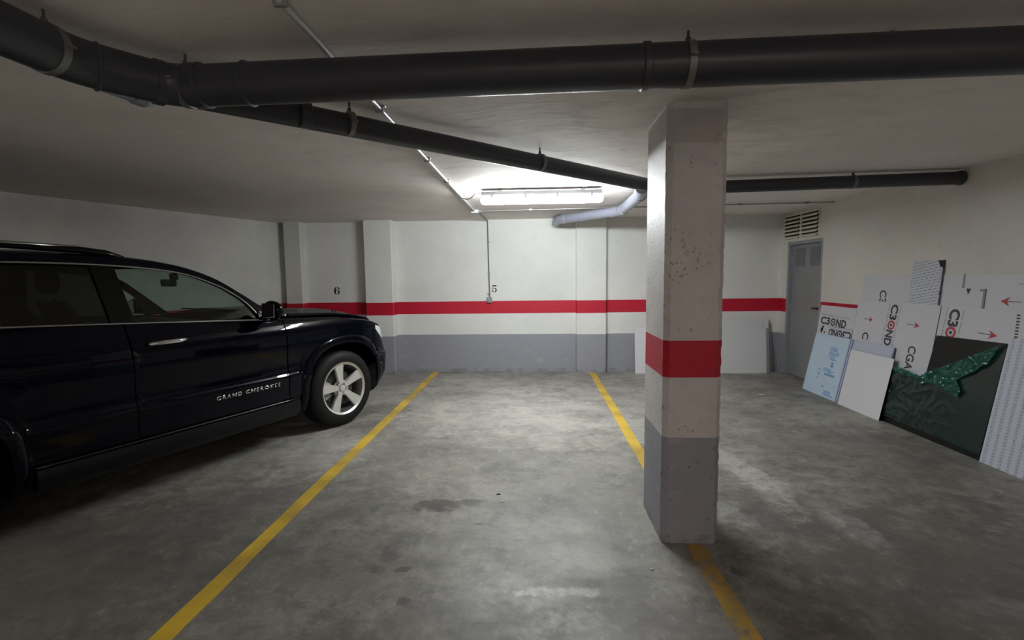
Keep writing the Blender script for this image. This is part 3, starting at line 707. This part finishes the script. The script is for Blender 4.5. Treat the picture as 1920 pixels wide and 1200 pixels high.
# white boards against the back wall behind the pillar
def back_board(x0, x1, yb, h, label, m=M_bplain, th=.02, k=.105):
    bm = B(); prism(bm, [(0, 0), (x1-x0, 0), (x1-x0, h), (0, h)], -th, 0); o = obj('white_board', bm, m)
    a = math.atan(k); upv = Vector((0, math.sin(a), math.cos(a))); rg = Vector((1, 0, 0)); nz = rg.cross(upv)
    mw = Matrix.Identity(4)
    for j in range(3): mw[j][0], mw[j][1], mw[j][2] = rg[j], upv[j], nz[j]
    mw.translation = Vector((x0, yb, 0)); o.matrix_world = mw; return tag(o, label, 'board', 'white boards by the back wall')
o = back_board(2.3, 3.565, 7.345, .815, 'taller white board with a small printed mark, second from the front by the back wall')
bm = text_bm('mmmmm', .075, .014, 1.18, .72, R(90), .0012); on(o, 'printed_mark', bm, mat_cap)
back_board(1.53, 3.50, 7.29, .70, 'wide white board leaning behind the pillar, front-most at the back wall', M_bplain)
o = back_board(3.35, 3.61, 7.375, .74, 'grey edge of a board sticking out behind the white boards near the door', M_greypl, .012, .10)

# litter on the floor
def bit(x, y, r, m, label):
    bm = B(); rs = []
    for s, z in ((1, 0.0005), (.9, .004), (.4, .006)): rs.append([(r*s*math.cos(a)*(1+.3*math.sin(2*a+r*99)), r*.6*s*math.sin(a), z) for a in [2*math.pi*k/10 for k in range(10)]])
    rings(bm, rs); o = obj('litter', bm, m, None, True); o.location = (x, y, 0); tag(o, label, 'litter')
bit(-.263, 3.168, .013, M_black, 'tiny black speck on the floor of the empty bay'); bit(-.233, 3.058, .014, M_bplain, 'tiny white speck just below the black one on the floor'); bit(2.804, 5.963, .032, M_bplain, 'white scrap on the floor in front of the white boards')
bit(.585, 2.34, .010, M_bplain, 'tiny white crumb on the floor left of the pillar foot')

# ------------------------------------------------------------------ the car (local x forward, y to its left, z up; origin under the front axle)
car = empty('suv_car', (-2.8155, 5.0990, 0), R(65.5))
tag(car, 'dark blue-black SUV parked nose to the wall in the left bay', 'car')
def lerp(tab, x):
    if x <= tab[0][0]: return tab[0][1]
    for (a, va), (b, vb) in zip(tab, tab[1:]):
        if x <= b:
            t = (x-a)/(b-a); return va+(vb-va)*t
    return tab[-1][1]
def smooth_tab(tab, x):
    # Catmull-Rom through the table
    n = len(tab)
    if x <= tab[0][0]: return tab[0][1]
    if x >= tab[-1][0]: return tab[-1][1]
    for i in range(n-1):
        if x <= tab[i+1][0]:
            x0, y0 = tab[i]; x1, y1 = tab[i+1]; t = (x-x0)/(x1-x0)
            m0 = (y1-(tab[i-1][1] if i else y0))/(x1-(tab[i-1][0] if i else x0-(x1-x0)))*(x1-x0)
            m1 = ((tab[i+2][1] if i+2 < n else y1)-y0)/((tab[i+2][0] if i+2 < n else x1+(x1-x0))-x0)*(x1-x0)
            return (2*t**3-3*t*t+1)*y0+(t**3-2*t*t+t)*m0+(-2*t**3+3*t*t)*y1+(t**3-t*t)*m1
WT = [(-3.90, .70), (-3.86, .82), (-3.75, .90), (-3.5, .935), (-3.0, .96), (-2.4, .966), (-1.5, .966), (-.6, .965), (.2, .966), (.42, .955), (.55, .93), (.66, .885), (.76, .81), (.84, .70), (.89, .55), (.92, .35)]
BELT = [(-3.9, 1.20), (-3.4, 1.27), (-2.45, 1.245), (-1.86, 1.215), (-1.0, 1.165), (-.72, 1.15), (-.4, 1.125), (0, 1.10), (.3, 1.06), (.5, 1.02), (.65, .985), (.8, .945), (.92, .90)]
CROWN = [(-.72, 1.19), (-.5, 1.195), (-.2, 1.185), (.1, 1.165), (.4, 1.125), (.6, 1.085), (.75, 1.035), (.86, .965), (.92, .91)]
# side profile: offset from the half width by height fraction
PROF = [(.24, -.10), (.29, -.055), (.35, -.024), (.42, -.008), (.50, -.004), (.59, .004), (.640, .010), (.665, -.004), (.69, -.009), (.75, -.010), (.84, -.004), (.92, .001), (.99, 0), (1.05, -.010), (1.10, -.028), (1.15, -.058), (1.25, -.095)]
def side_y(X, z):
    k = max(0, min(1, (z-.6)/.5))
    return smooth_tab(WT, X)+smooth_tab(PROF, z)
def shiftx(X, z):
    """the nose leans back towards the bonnet and tucks under at the bottom"""
    b = max(0, min(1, (X-.35)/.5)); b = b*b*(3-2*b)
    s = 0
    if z > .66: s = -.14*(z-.66)/.4
    if z < .45: s = -.16*(.45-z)/.2
    return s*b
def section(X):
    zb = smooth_tab(BELT, X); pts = [(0, .24), (max(.05, smooth_tab(WT, X)-.2), .24)]
    zs = [.27, .30, .34, .39, .44, .49, .54, .59, .62, .64, .65, .66, .67, .69, .72, .76, .82, .88, .93, .97]
    for z in zs:
        if z < zb-.05: pts.append((side_y(X, z), z))
        else: pts.append((side_y(X, zb-.05), zb-.05))
    for f in (.04, .02, 0): pts.append((side_y(X, zb-f), zb-f))
    y, _ = pts[-1]
    if X < -.70:
        pts += [(y-.05, zb-.004), (y-.09, zb-.05), (y-.10, .97), (y-.3, .965), (y-.6, .965), (0, .965)]
    else:
        zc = smooth_tab(CROWN, X); w = smooth_tab(WT, X)
        for q in (.90, .78, .62, .45, .22, 0):
            yy = w*q; t = 1-q*q; pts.append((min(yy, y-.002*(1-q)) if q else 0, zb+(zc-zb)*(t**.75)))
    return pts
def body_solid():
    Xs = [-3.93, -3.90, -3.86, -3.8, -3.7, -3.6, -3.4, -3.2, -3.0, -2.8, -2.6, -2.4, -2.2, -2.0, -1.8, -1.6, -1.4, -1.2, -1.0, -.85, -.74, -.701, -.699, -.6, -.5, -.4, -.3, -.2, -.1, 0, .1, .2, .3, .36, .42, .48, .54, .60, .66, .71, .76, .80, .84, .87, .90, .92]
    rs = []
    for X in Xs:
        s = section(X)
        if X < -3.86:
            s = [(y*.97, z) for y, z in s]
        r = [(X+shiftx(X, z), -y, z) for y, z in s] + [(X+shiftx(X, z), y, z) for y, z in reversed(s[1:-1])]
        rs.append(r)
    bm = B(); rings(bm, rs); bmesh.ops.recalc_face_normals(bm, faces=bm.faces[:]); return bm
def superell(X0, Z0, a, b, n, N=40, full=True):
    pts = []
    for k in range(N):
        t = 2*math.pi*k/N if full else math.pi*k/(N-1); c, s = math.cos(t), math.sin(t)
        pts.append((X0+a*math.copysign(abs(c)**(2/n), c), Z0+b*math.copysign(abs(s)**(2/n), s)))
    return pts
WB = -2.915
def arch_pts(X0, a, b, N=40):
    up = superell(X0, .40, a, b, 2.5, N, False)
    return [(X0+a*1.0+.0, .10)] + up + [(X0-a*1.0, .10)]
body = obj('body', body_solid(), M_body, car)
# wheel wells cut out
cut = []
for X0 in (0, WB):
    for s in (-1, 1):
        bm = B(); poly = [(x, z-.02) for x, z in arch_pts(X0, .465, .475)]
        a = [bm.verts.new((x, s*.56, z)) for x, z in poly]; b = [bm.verts.new((x, s*1.2, z)) for x, z in poly]; n = len(poly)
        bm.faces.new(a); bm.faces.new(list(reversed(b)))
        for i in range(n): bm.faces.new((a[(i+1) % n], a[i], b[i], b[(i+1) % n]))
        bmesh.ops.recalc_face_normals(bm, faces=bm.faces[:])
        c = obj('cutter', bm, M_clad, car); cut.append(c); md = body.modifiers.new('cut', 'BOOLEAN'); md.operation = 'DIFFERENCE'; md.object = c; md.solver = 'EXACT'
dg = bpy.context.evaluated_depsgraph_get(); me = bpy.data.meshes.new_from_object(body.evaluated_get(dg)); body.modifiers.clear(); old = body.data; body.data = me; me.name = 'body'; bpy.data.meshes.remove(old)
for c in cut: bpy.data.objects.remove(c)
for pl in me.polygons: pl.use_smooth = True
me.set_sharp_from_angle(angle=R(32))
def panel(name, cols, m, s, off=.008, lab=None, nz=48):
    """skin panel lying on the body side. cols: list of (X, zmin, zmax)"""
    bm = B(); o_, i_ = [], []
    for X, z0, z1 in cols:
        co, ci = [], []
        for k in range(nz+1):
            z = z0+(z1-z0)*k/nz; XX = X+shiftx(X, z); y = side_y(X, z)
            co.append(bm.verts.new((XX, s*(y+off), z))); ci.append(bm.verts.new((XX, s*(y-.012), z)))
        o_.append(co); i_.append(ci)
    n = len(cols)
    for i in range(n-1):
        for k in range(nz): bm.faces.new((o_[i][k], o_[i+1][k], o_[i+1][k+1], o_[i][k+1]))
        for k in (0, nz): bm.faces.new((o_[i][k], i_[i][k], i_[i+1][k], o_[i+1][k]))
    for i in (0, n-1):
        for k in range(nz): bm.faces.new((o_[i][k], o_[i][k+1], i_[i][k+1], i_[i][k]))
    bmesh.ops.recalc_face_normals(bm, faces=bm.faces[:])
    return obj(name, bm, m, car, True, auto=40)
def archz(X, X0, a=.53, b=.535):
    t = abs(X-X0)/a
    return 0 if t >= 1 else .39+b*(1-t**2.5)**(1/2.5)
def cols(Xa, Xb, z0, n=24, front=None):
    r = []
    for i in range(n+1):
        X = Xa+(Xb-Xa)*i/n; zt = smooth_tab(BELT, X)-.003; r.append((X, max(z0, archz(X, 0), archz(X, WB)), zt))
    return r
YG = lambda z: .895-.40*(z-1.18)
OUT = [(-.60, 1.12), (-.80, 1.275), (-.94, 1.385), (-1.14, 1.528), (-1.41, 1.628), (-1.77, 1.675), (-2.3, 1.69), (-2.9, 1.675), (-3.4, 1.62), (-3.72, 1.50), (-3.86, 1.24)]
TOP = [(-.865, 1.20), (-.93, 1.30), (-1.02, 1.385), (-1.16, 1.475), (-1.41, 1.568), (-1.82, 1.615), (-2.35, 1.628), (-2.9, 1.61), (-3.3, 1.545), (-3.5, 1.46), (-3.56, 1.28)]
def spline(tab, n):
    P_ = [Vector(q) for q in tab]; out = []
    for i in range(len(P_)-1):
        p0 = P_[i-1] if i else P_[0]*2-P_[1]; p1 = P_[i]; p2 = P_[i+1]; p3 = P_[i+2] if i+2 < len(P_) else P_[i+1]*2-P_[i]
        for k in range(n):
            t = k/n; out.append(.5*((2*p1)+(p2-p0)*t+(2*p0-5*p1+4*p2-p3)*t*t+(3*p1-p0-3*p2+p3)*t**3))
    out.append(P_[-1]); return out
OUTs, TOPs = spline(OUT, 6), spline(TOP, 6)
for s in (-1, 1):
    panel('front_door', cols(-.665, -1.83, .445), M_body, s); panel('rear_door', cols(-1.842, -2.80, .445, 30), M_body, s)
    panel('front_wing', [(X, z0, z1) for X, z0, z1 in cols(-.652, .50, .445, 40)], M_body, s)
    panel('rear_wing', cols(-2.812, -3.72, .445, 30), M_body, s)
    # arch flares
    for X0 in (0, WB):
        inner = arch_pts(X0, .462, .462, 36)[1:-1]; outer = arch_pts(X0, .535, .54, 36)[1:-1]
        inner = [(inner[0][0], .27)] + inner + [(inner[-1][0], .27)]; outer = [(outer[0][0]-.03, .27)] + outer + [(outer[-1][0]+.03, .27)]
        bm = B(); rs = []
        for (xi, zi), (xo, zo) in zip(inner, outer):
            def yy(x, z): return side_y(x, z)
            xm, zm = (xi+xo)/2, (zi+zo)/2
            sh = lambda x, z: x+shiftx(x, z)
            rs.append([(sh(xo, zo), s*(yy(xo, zo)+.004), zo), (sh(xo*.9+xi*.1, zo), s*(yy(xo, zo)+.020), zo*.9+zi*.1), (sh(xm, zm), s*(yy(xm, zm)+.030), zm), (sh(xi, zi), s*(yy(xi, zi)+.026), zi), (sh(xi, zi), s*(yy(xi, zi)-.07), zi)])
        rings(bm, rs, closed=False); obj('arch_flare', bm, M_body, car, True, auto=60)
    # sill cladding and bright strip
    bm = B(); rs = []
    for k in range(25):
        X = -.56-(2.36-.56)*k/24; y = .966; rs.append([(X, s*(y+.012), .405), (X, s*(y+.022), .37), (X, s*(y+.012), .30), (X, s*(y-.06), .245), (X, s*(y-.06), .405)])
    rings(bm, rs); obj('sill', bm, M_clad, car, True, auto=50)
    bm = B(); tube(bm, [(-.60-(1.76)*k/20, s*(.966+.012), .422) for k in range(21)], .006, 8); obj('sill_trim', bm, M_satind, car, True)
    # greenhouse side frame (roof rail + a-pillar)
    bm = B(); rs = []
    for a, b in zip(OUTs, TOPs):
        ya_, yb_ = YG(a.y), YG(b.y)
        mid = (a+b)/2
        rs.append([(a.x, s*(ya_-.02), a.y+.0), (a.x*.8+b.x*.2, s*(YG(a.y*.8+b.y*.2)+.012), a.y*.8+b.y*.2), (mid.x, s*(YG(mid.y)+.016), mid.y), (b.x, s*(yb_+.004), b.y), (b.x, s*(yb_-.035), b.y-.004), (a.x, s*(ya_-.06), a.y-.02)])
    rings(bm, rs); bmesh.ops.recalc_face_normals(bm, faces=bm.faces[:]); obj('roof_frame', bm, M_body, car, True, auto=60)
    def g(x, z, off=0): return (x, s*(YG(z)+off), z)
    def topz(x): return lerp(sorted([(v.x, v.y) for v in TOPs]), x)
    def beltz(x): return smooth_tab(BELT, x)
    # chrome round the windows
    bm = B(); tube(bm, [g(v.x, v.y-.002, .012) for v in TOPs[1:]], .0065, 8); tube(bm, [(X, s*(side_y(X, beltz(X))+.008), beltz(X)+.006) for X in [-.80-2.72*k/30 for k in range(31)]], .0065, 8); obj('window_trim', bm, M_satin, car, True)
    # pillars
    for xa, xb, xc, xd in ((-1.765, -1.90, -1.80, -1.935), (-2.80, -2.92, -2.78, -2.90)):
        bm = B(); z0a, z0b = beltz(xa), beltz(xb); rs = []
        for k in range(9):
            t = k/8; X1 = xa+(xc-xa)*t; X2 = xb+(xd-xb)*t; z1 = z0a+(topz(xc)-z0a)*t; z2 = z0b+(topz(xd)-z0b)*t
            rs.append([g(X1, z1, .010), g(X2, z2, .010), g(X2, z2, -.03), g(X1, z1, -.03)])
        rings(bm, rs); bmesh.ops.recalc_face_normals(bm, faces=bm.faces[:]); obj('door_pillar', bm, M_trimb, car)
    # side glass
    for xa, xb, name, gm in ((-.87, -1.79, 'front_door_glass', M_glass), (-1.91, -2.80, 'rear_door_glass', M_priv), (-2.90, -3.545, 'quarter_glass', M_priv)):
        bm = B(); n = 20; lo, hi = [], []
        for k in range(n+1):
            X = xa+(xb-xa)*k/n; z0 = beltz(X)-.002; z1 = max(z0+.01, topz(X)-.003); z1 = min(z1, z0+.2/.06*(abs(X+.865)+.01)) if xa > -1 else z1
            lo.append(bm.verts.new(g(X, z0, -.006))); hi.append(bm.verts.new(g(X, z1, -.006)))
        for k in range(n): bm.faces.new((lo[k], lo[k+1], hi[k+1], hi[k]))
        obj(name, bm, gm, car)
    # roof rail
    bm = B(); q = [(-1.70, .64, 1.695), (-1.80, .645, 1.722), (-1.95, .648, 1.742), (-2.3, .648, 1.755), (-2.7, .645, 1.752), (-3.15, .64, 1.735), (-3.35, .635, 1.70), (-3.42, .63, 1.67)]
    tube(bm, [(x, s*y, z-.026) for x, y, z in q], [.016, .026, .024, .018, .018, .024, .024, .014], 10); rl = obj('roof_rail', bm, M_trimb, car, True)
    bm = B(); tube(bm, [(x, s*(y), z-.010) for x, y, z in q[2:6]], .0125, 10); obj('rail_top', bm, M_satin, rl, True)
    # door handles
    for X, nm in ((-1.62, 'front'), (-2.68, 'rear')):
        zz = 1.075 if nm == 'front' else 1.10; y = side_y(X, zz)+.008
        bm = B(); tube(bm, [(X-.125, s*(y+.004), zz-.004), (X-.11, s*(y+.036), zz-.003), (X-.04, s*(y+.046), zz), (X+.06, s*(y+.046), zz+.002), (X+.115, s*(y+.036), zz+.004), (X+.125, s*(y+.004), zz+.004)], [.011, .015, .0165, .0165, .015, .011], 12)
        obj('door_handle', bm, M_chrome, car, True)
    # mirror
    bm = B(); rs = []
    for k in range(13):
        t = k/12; y0 = .985+.20*t; sc_ = math.sin(math.pi*min(.97, .12+t*.80))**.5; rs.append([(-.87-.0*t+.070*sc_*math.cos(a)*(1 if math.cos(a) > 0 else .55), s*y0, 1.247+.082*sc_*math.sin(a)) for a in [2*math.pi*j/16 for j in range(16)]])
    rings(bm, rs); mr = obj('door_mirror', bm, M_body, car, True)
    bm = B(); tube(bm, [(-.83, s*.885, 1.165), (-.85, s*.95, 1.178), (-.865, s*1.02, 1.19)], [.028, .022, .022], 12); obj('mirror_arm', bm, M_trimb, mr, True)
    bm = B(); prism(bm, [(s*1.01, 1.185), (s*1.165, 1.19), (s*1.17, 1.30), (s*1.02, 1.31)], -.002, .002)
    for v in bm.verts: v.co = Vector((-.9135+v.co.z, v.co.x, v.co.y))
    obj('mirror_glass', bm, M_mir, mr)
    bm = B(); tube(bm, [(-.80, s*1.03, 1.20), (-.797, s*1.15, 1.205)], .010, 8); obj('indicator_strip', bm, M_chrome, mr, True)
    bm = B(); a = [(-.74, 1.158), (-.875, 1.163), (-.865, 1.235)]; f0 = [bm.verts.new((x, s*(YG(z)+.020), z)) for x, z in a]; f1 = [bm.verts.new((x, s*(YG(z)-.01), z)) for x, z in a]
    bm.faces.new(f0); bm.faces.new(list(reversed(f1)))
    for i in range(3): bm.faces.new((f0[i], f0[(i+1) % 3], f1[(i+1) % 3], f1[i]))
    bmesh.ops.recalc_face_normals(bm, faces=bm.faces[:]); obj('mirror_sail', bm, M_trimb, car)
    bm = B(); tube(bm, [(-.87, s*(YG(1.16)+.03), 1.160), (-.735, s*(YG(1.16)+.035), 1.160), (-.862, s*(YG(1.235)+.025), 1.237)], .006, 8); obj('sail_trim', bm, M_chrome, car, True)
    # headlamp wrapped round the corner
    bm = B(); rs = []
    for k in range(15):
        t = k/14; X = .47+.36*t; zt = smooth_tab(BELT, X)-.03; zb_ = zt-.045-.075*min(1, t*2.2)
        y1, y2 = side_y(X, zt), side_y(X, zb_); rs.append([(X+shiftx(X, zt)+.006, s*(y1+.008), zt), (X+shiftx(X, zb_)+.006, s*(y2+.008), zb_), (X+shiftx(X, zb_)-.04, s*(y2-.05), zb_), (X+shiftx(X, zt)-.04, s*(y1-.05), zt)])
    rings(bm, rs); bmesh.ops.recalc_face_normals(bm, faces=bm.faces[:]); obj('headlamp', bm, M_lamp, car, True, auto=50)
    bm = B(); X = .50; tube(bm, [(X, s*(side_y(X, .55)+.004), .72), (X+.03, s*(side_y(X+.03, .55)+.006), .72)], .010, 8); obj('side_marker', bm, M_amber, car, True)
    bm = B(); rs = []
    for k in range(10):
        t = k/9; X = -3.60-.22*t; y1 = side_y(X, 1.0); rs.append([(X, s*(y1+.01), 1.16), (X, s*(y1+.012), .98), (X-.01, s*(y1-.04), .98), (X-.01, s*(y1-.04), 1.16)])
    rings(bm, rs); bmesh.ops.recalc_face_normals(bm, faces=bm.faces[:]); obj('tail_lamp', bm, M_redl, car, True, auto=50)
# model lettering on the front doors
for word, xo, ln in (('GRAND', -1.208, .205), ('CHEROKEE', -.912, .325)):
    s = -1; bm = text_bm(word, ln, .036, 0, 0, 0, 0, .03, False, 1.25, .004)
    for v in bm.verts:
        X = xo+v.co.x; z = .588+v.co.y; v.co = Vector((X, s*(side_y(X, z)+.0085+v.co.z), z))
    bmesh.ops.recalc_face_normals(bm, faces=bm.faces[:]); o = obj('door_lettering', bm, M_chrome, car); o['label'] = 'silver model lettering on the door'
# roof and glass between the two side frames
def surf(name, a, b, m, ny, bulge, crown, under=.012):
    pts = [v for v in OUTs if b <= v.x <= a]; bm = B(); rs = []
    for i, v in enumerate(pts):
        row = []
        for j in range(ny+1):
            t = -1+2*j/ny; y0 = YG(v.y)-.02; x = v.x+bulge(v.x)*(1-t*t); z = v.y+crown(v.x)*(1-abs(t)**2.4); row.append((x, t*y0, z))
        rs.append(row)
    vs = rings(bm, rs, closed=False)
    bmesh.ops.recalc_face_normals(bm, faces=bm.faces[:])
    return obj(name, bm, m, car, True)
surf('windscreen', -.59, -1.38, M_glass, 20, lambda x: .15*max(0, min(1, (x+1.45)/.6)), lambda x: .035)
rf = surf('roof', -1.36, -3.42, M_body, 20, lambda x: .15*max(0, min(1, (x+1.45)/.6)), lambda x: .04)
md = rf.modifiers.new('thick', 'SOLIDIFY'); md.thickness = .03; md.offset = -1
surf('rear_window', -3.41, -3.87, M_priv, 12, lambda x: -.06, lambda x: .03)
bm = B(); box(bm, -1.50, -1.40, -.50, .50, 1.605, 1.625); obj('header_rail', bm, M_int, car, bevel=.008)
# bonnet seam, wipers, grille, bumper, plate
bm = B(); rs = []
for k in range(13):
    X = -.60+1.22*k/12; row = []
    zb = smooth_tab(BELT, X); zc = smooth_tab(CROWN, X); w_ = smooth_tab(WT, X)
    for j in range(-10, 11):
        q = j/10*.86; yy = w_*q; z = zb+(zc-zb)*((1-q*q)**.75)+.008+.014*math.exp(-((abs(q)-.45)/.10)**2)*(1 if X < .45 else .5); row.append((X+shiftx(X, z), yy, z))
    rs.append(row)
rings(bm, rs, closed=False); o = obj('bonnet', bm, M_body, car, True); md = o.modifiers.new('thick', 'SOLIDIFY'); md.thickness = .014; md.offset = -1
bm = B()
for s in (-1, 1): tube(bm, [(-.56, s*.10+.3, 1.20), (-.60, s*.3+.2, 1.212), (-.62, s*.45+.25, 1.215)], .008, 6)
obj('wiper', bm, M_black, car, True)
bm = B(); rs = []
for j in range(-12, 13):
    y = .50*j/12; X = .885-.10*(y/.5)**2-.025; rs.append([(X-.035, y, .985), (X+.012, y, .86), (X-.02, y, .84), (X-.07, y, .97)])
rings(bm, rs); gr = obj('grille', bm, M_black, car, True, auto=40)
for j in range(7):
    y0 = -.42+j*.14; bm = B(); pts = []
    for a in range(16): t = 2*math.pi*a/16; yy = y0+.048*math.copysign(abs(math.cos(t))**.6, math.cos(t)); zz = math.copysign(abs(math.sin(t))**.6, math.sin(t))*.052; pts.append((.905-.10*(yy/.5)**2-.022-.038*(zz/.06)*.5, yy, .915+zz))
    pts.append(pts[0]); tube(bm, pts, .006, 6, False); obj('grille_slot', bm, M_chrome, gr, True)
bm = B(); rs = []
for j in range(-22, 23):
    t = j/22; a = t*R(88); y = .93*math.copysign(abs(math.sin(a))**.8, a) if j else 0; 
    # follow the body front in plan
    X = .93-.42*abs(t)**3.2; yv = math.copysign(min(abs(t)*.98, smooth_tab(WT, min(.91, X-.02))+.02), t) if j else 0
    rs.append([(X-.05, yv*.99, .60), (X+.005, yv, .56), (X-.005, yv, .44), (X-.06, yv*.98, .31), (X-.16, yv*.94, .25), (X-.20, yv*.9, .5)])
rings(bm, rs); bmesh.ops.recalc_face_normals(bm, faces=bm.faces[:]); obj('front_bumper', bm, M_body, car, True, auto=50)
bm = B(); rs = [[(-3.86, y, .62), (-3.95, y*1.0, .60), (-3.96, y, .48), (-3.90, y*.98, .30), (-3.80, y*.95, .28)] for y in [-.86+1.72*k/20 for k in range(21)]]
rings(bm, rs); bmesh.ops.recalc_face_normals(bm, faces=bm.faces[:]); obj('rear_bumper', bm, M_clad, car, True, auto=50)
# cabin
bm = B(); rs = []
for k in range(17):
    y = -.74+1.48*k/16; hump = .05*math.exp(-((y-.37)/.22)**2); rs.append([(-.66, y, .97), (-.70, y, 1.10), (-.85, y, 1.135), (-1.08, y, 1.13+hump), (-1.16, y, 1.09+hump*.6), (-1.18, y, .97)])
rings(bm, rs); bmesh.ops.recalc_face_normals(bm, faces=bm.faces[:]); obj('dashboard', bm, M_int, car, True, auto=60)
bm = B(); c0 = Vector((-1.36, .37, 1.10)); ax = Vector((-.90, 0, .42)).normalized(); s_ = Vector((0, 1, 0)); t2 = ax.cross(s_)
tube(bm, [c0+(s_*math.cos(2*math.pi*k/32)+t2*math.sin(2*math.pi*k/32))*.185 for k in range(33)], .015, 8, False)
for a in (0, 180, 270): tube(bm, [c0, c0+(s_*math.cos(R(a))+t2*math.sin(R(a)))*.18], .016, 8)
tube(bm, [c0-ax*.16, c0+ax*.03], .045, 12); obj('steering_wheel', bm, M_int, car, True, auto=50)
def seat(X, y, name='seat'):
    bm = B(); rs = []
    for k in range(11):
        t = k/10; z = .97+.40*t; x = X-.16*t; wd_ = .24-.05*t*t; th = .07-.03*t; rs.append([(x+th*math.cos(a), y+wd_*math.copysign(abs(math.sin(a))**.5, math.sin(a)), z) for a in [2*math.pi*j/20 for j in range(20)]])
    rings(bm, rs); st = obj(name, bm, M_int, car, True, auto=60)
    bm = B(); rs = []
    for k in range(9):
        t = k/8; z = 1.43+.17*t; sc_ = math.sin(math.pi*(.12+.76*t))**.4; rs.append([(X-.17+.05*sc_*math.cos(a), y+.12*sc_*math.copysign(abs(math.sin(a))**.6, math.sin(a)), z) for a in [2*math.pi*j/18 for j in range(18)]])
    rings(bm, rs); hr = obj('headrest', bm, M_int, st, True, auto=60)
    bm = B()
    for q in (-.05, .05): tube(bm, [(X-.16, y+q, 1.36), (X-.17, y+q, 1.45)], .006, 8)
    obj('headrest_post', bm, M_chrome, st, True)
for X in (-1.86, -2.75):
    for y in (-.37, .37): seat(X, y)
bm = B(); box(bm, -1.10, -1.075, -.115, .115, 1.455, 1.52); mi_ = obj('rear_view_mirror', bm, M_trimb, car, bevel=.012)
bm = B(); tube(bm, [(-1.075, 0, 1.50), (-1.03, 0, 1.575)], .010, 8); tube(bm, [(-1.06, 0, 1.535), (-1.02, 0, 1.545)], .035, 10); obj('mirror_stem', bm, M_trimb, mi_, True, auto=40)
# wheels
def wheel(X, y, s, steer=0):
    e = empty('wheel', (X, y, .386), steer if s < 0 else steer+math.pi, car)   # local -y is the outside
    hw = .1325
    prof = [(.262, -hw+.012), (.275, -hw+.002), (.31, -hw-.004), (.345, -hw+.004), (.370, -hw+.018), (.382, -hw+.036)]
    tread = []
    for a, b in ((-.085, -.055), (-.045, -.008), (.008, .045), (.055, .085)): tread += [(.375, a-.0005), (.3855, a), (.386, (a+b)/2), (.3855, b), (.375, b+.0005)]
    prof = prof+tread+[(r, -o) for r, o in reversed(prof)]
    bm = B(); lathe(bm, prof, 72, closed=True); bmesh.ops.recalc_face_normals(bm, faces=bm.faces[:]); obj('tyre', bm, M_rubber, e, True, auto=50)
    o_ = -hw
    bm = B(); lathe(bm, [(.258, o_+.004), (.266, o_-.004), (.270, o_+.004), (.270, o_+.014), (.250, o_+.018), (.246, o_+.010)], 72, closed=True); bmesh.ops.recalc_face_normals(bm, faces=bm.faces[:]); rim = obj('rim', bm, M_alloy, e, True, auto=40)
    bm = B(); lathe(bm, [(.250, o_+.012), (.240, o_+.05), (.228, o_+.10), (.225, .10)], 60); obj('rim_barrel', bm, M_alloyd, rim, True)
    for k in range(5):
        a0 = R(100+72*k); bm = B(); rs = []
        for j in range(13):
            t = j/12; r = .045+.207*t; wd_ = .027+.006*math.sin(math.pi*t)+.034*t*t; zf = o_+.030-.022*t+.012*math.sin(math.pi*t)*.4; cu = .010
            ca, sa = math.cos(a0), math.sin(a0); T = lambda q, yy: (r*ca-q*sa, yy, r*sa+q*ca)
            rs.append([T(-wd_, zf+cu), T(-wd_*.86, zf), T(0, zf+.004), T(wd_*.86, zf), T(wd_, zf+cu), T(wd_*.8, zf+.045), T(-wd_*.8, zf+.045)])
        rings(bm, rs); bmesh.ops.recalc_face_normals(bm, faces=bm.faces[:]); obj('spoke', bm, M_alloy, rim, True, auto=35)
        bm = B(); a = a0+R(36); tube(bm, [(.062*math.cos(a), o_+.055, .062*math.sin(a)), (.062*math.cos(a), o_+.026, .062*math.sin(a))], .011, 6); obj('lug_nut', bm, M_chrome, rim, True, auto=30)
    bm = B(); lathe(bm, [(.0005, o_+.020), (.028, o_+.021), (.034, o_+.027), (.036, o_+.05), (.082, o_+.060), (.084, o_+.08), (.0005, o_+.085)], 32); bmesh.ops.recalc_face_normals(bm, faces=bm.faces[:]); obj('hub', bm, M_alloy, rim, True, auto=40)
    bm = B(); lathe(bm, [(.09, o_+.09), (.175, o_+.09), (.175, o_+.115), (.09, o_+.115)], 48, closed=True); bmesh.ops.recalc_face_normals(bm, faces=bm.faces[:]); obj('brake_disc', bm, M_disc, e, True, auto=40)
    bm = B(); rs = []
    for j in range(9):
        a = R(150+60*j/8); rs.append([(r*math.cos(a), yy, r*math.sin(a)) for r, yy in ((.12, o_+.075), (.195, o_+.075), (.20, o_+.13), (.12, o_+.13))])
    rings(bm, rs); bmesh.ops.recalc_face_normals(bm, faces=bm.faces[:]); obj('brake_caliper', bm, M_greypl, e, True, auto=40)
for X, st in ((0, R(-2.5)), (WB, 0)):
    for s in (-1, 1): wheel(X, s*.818, s, st)
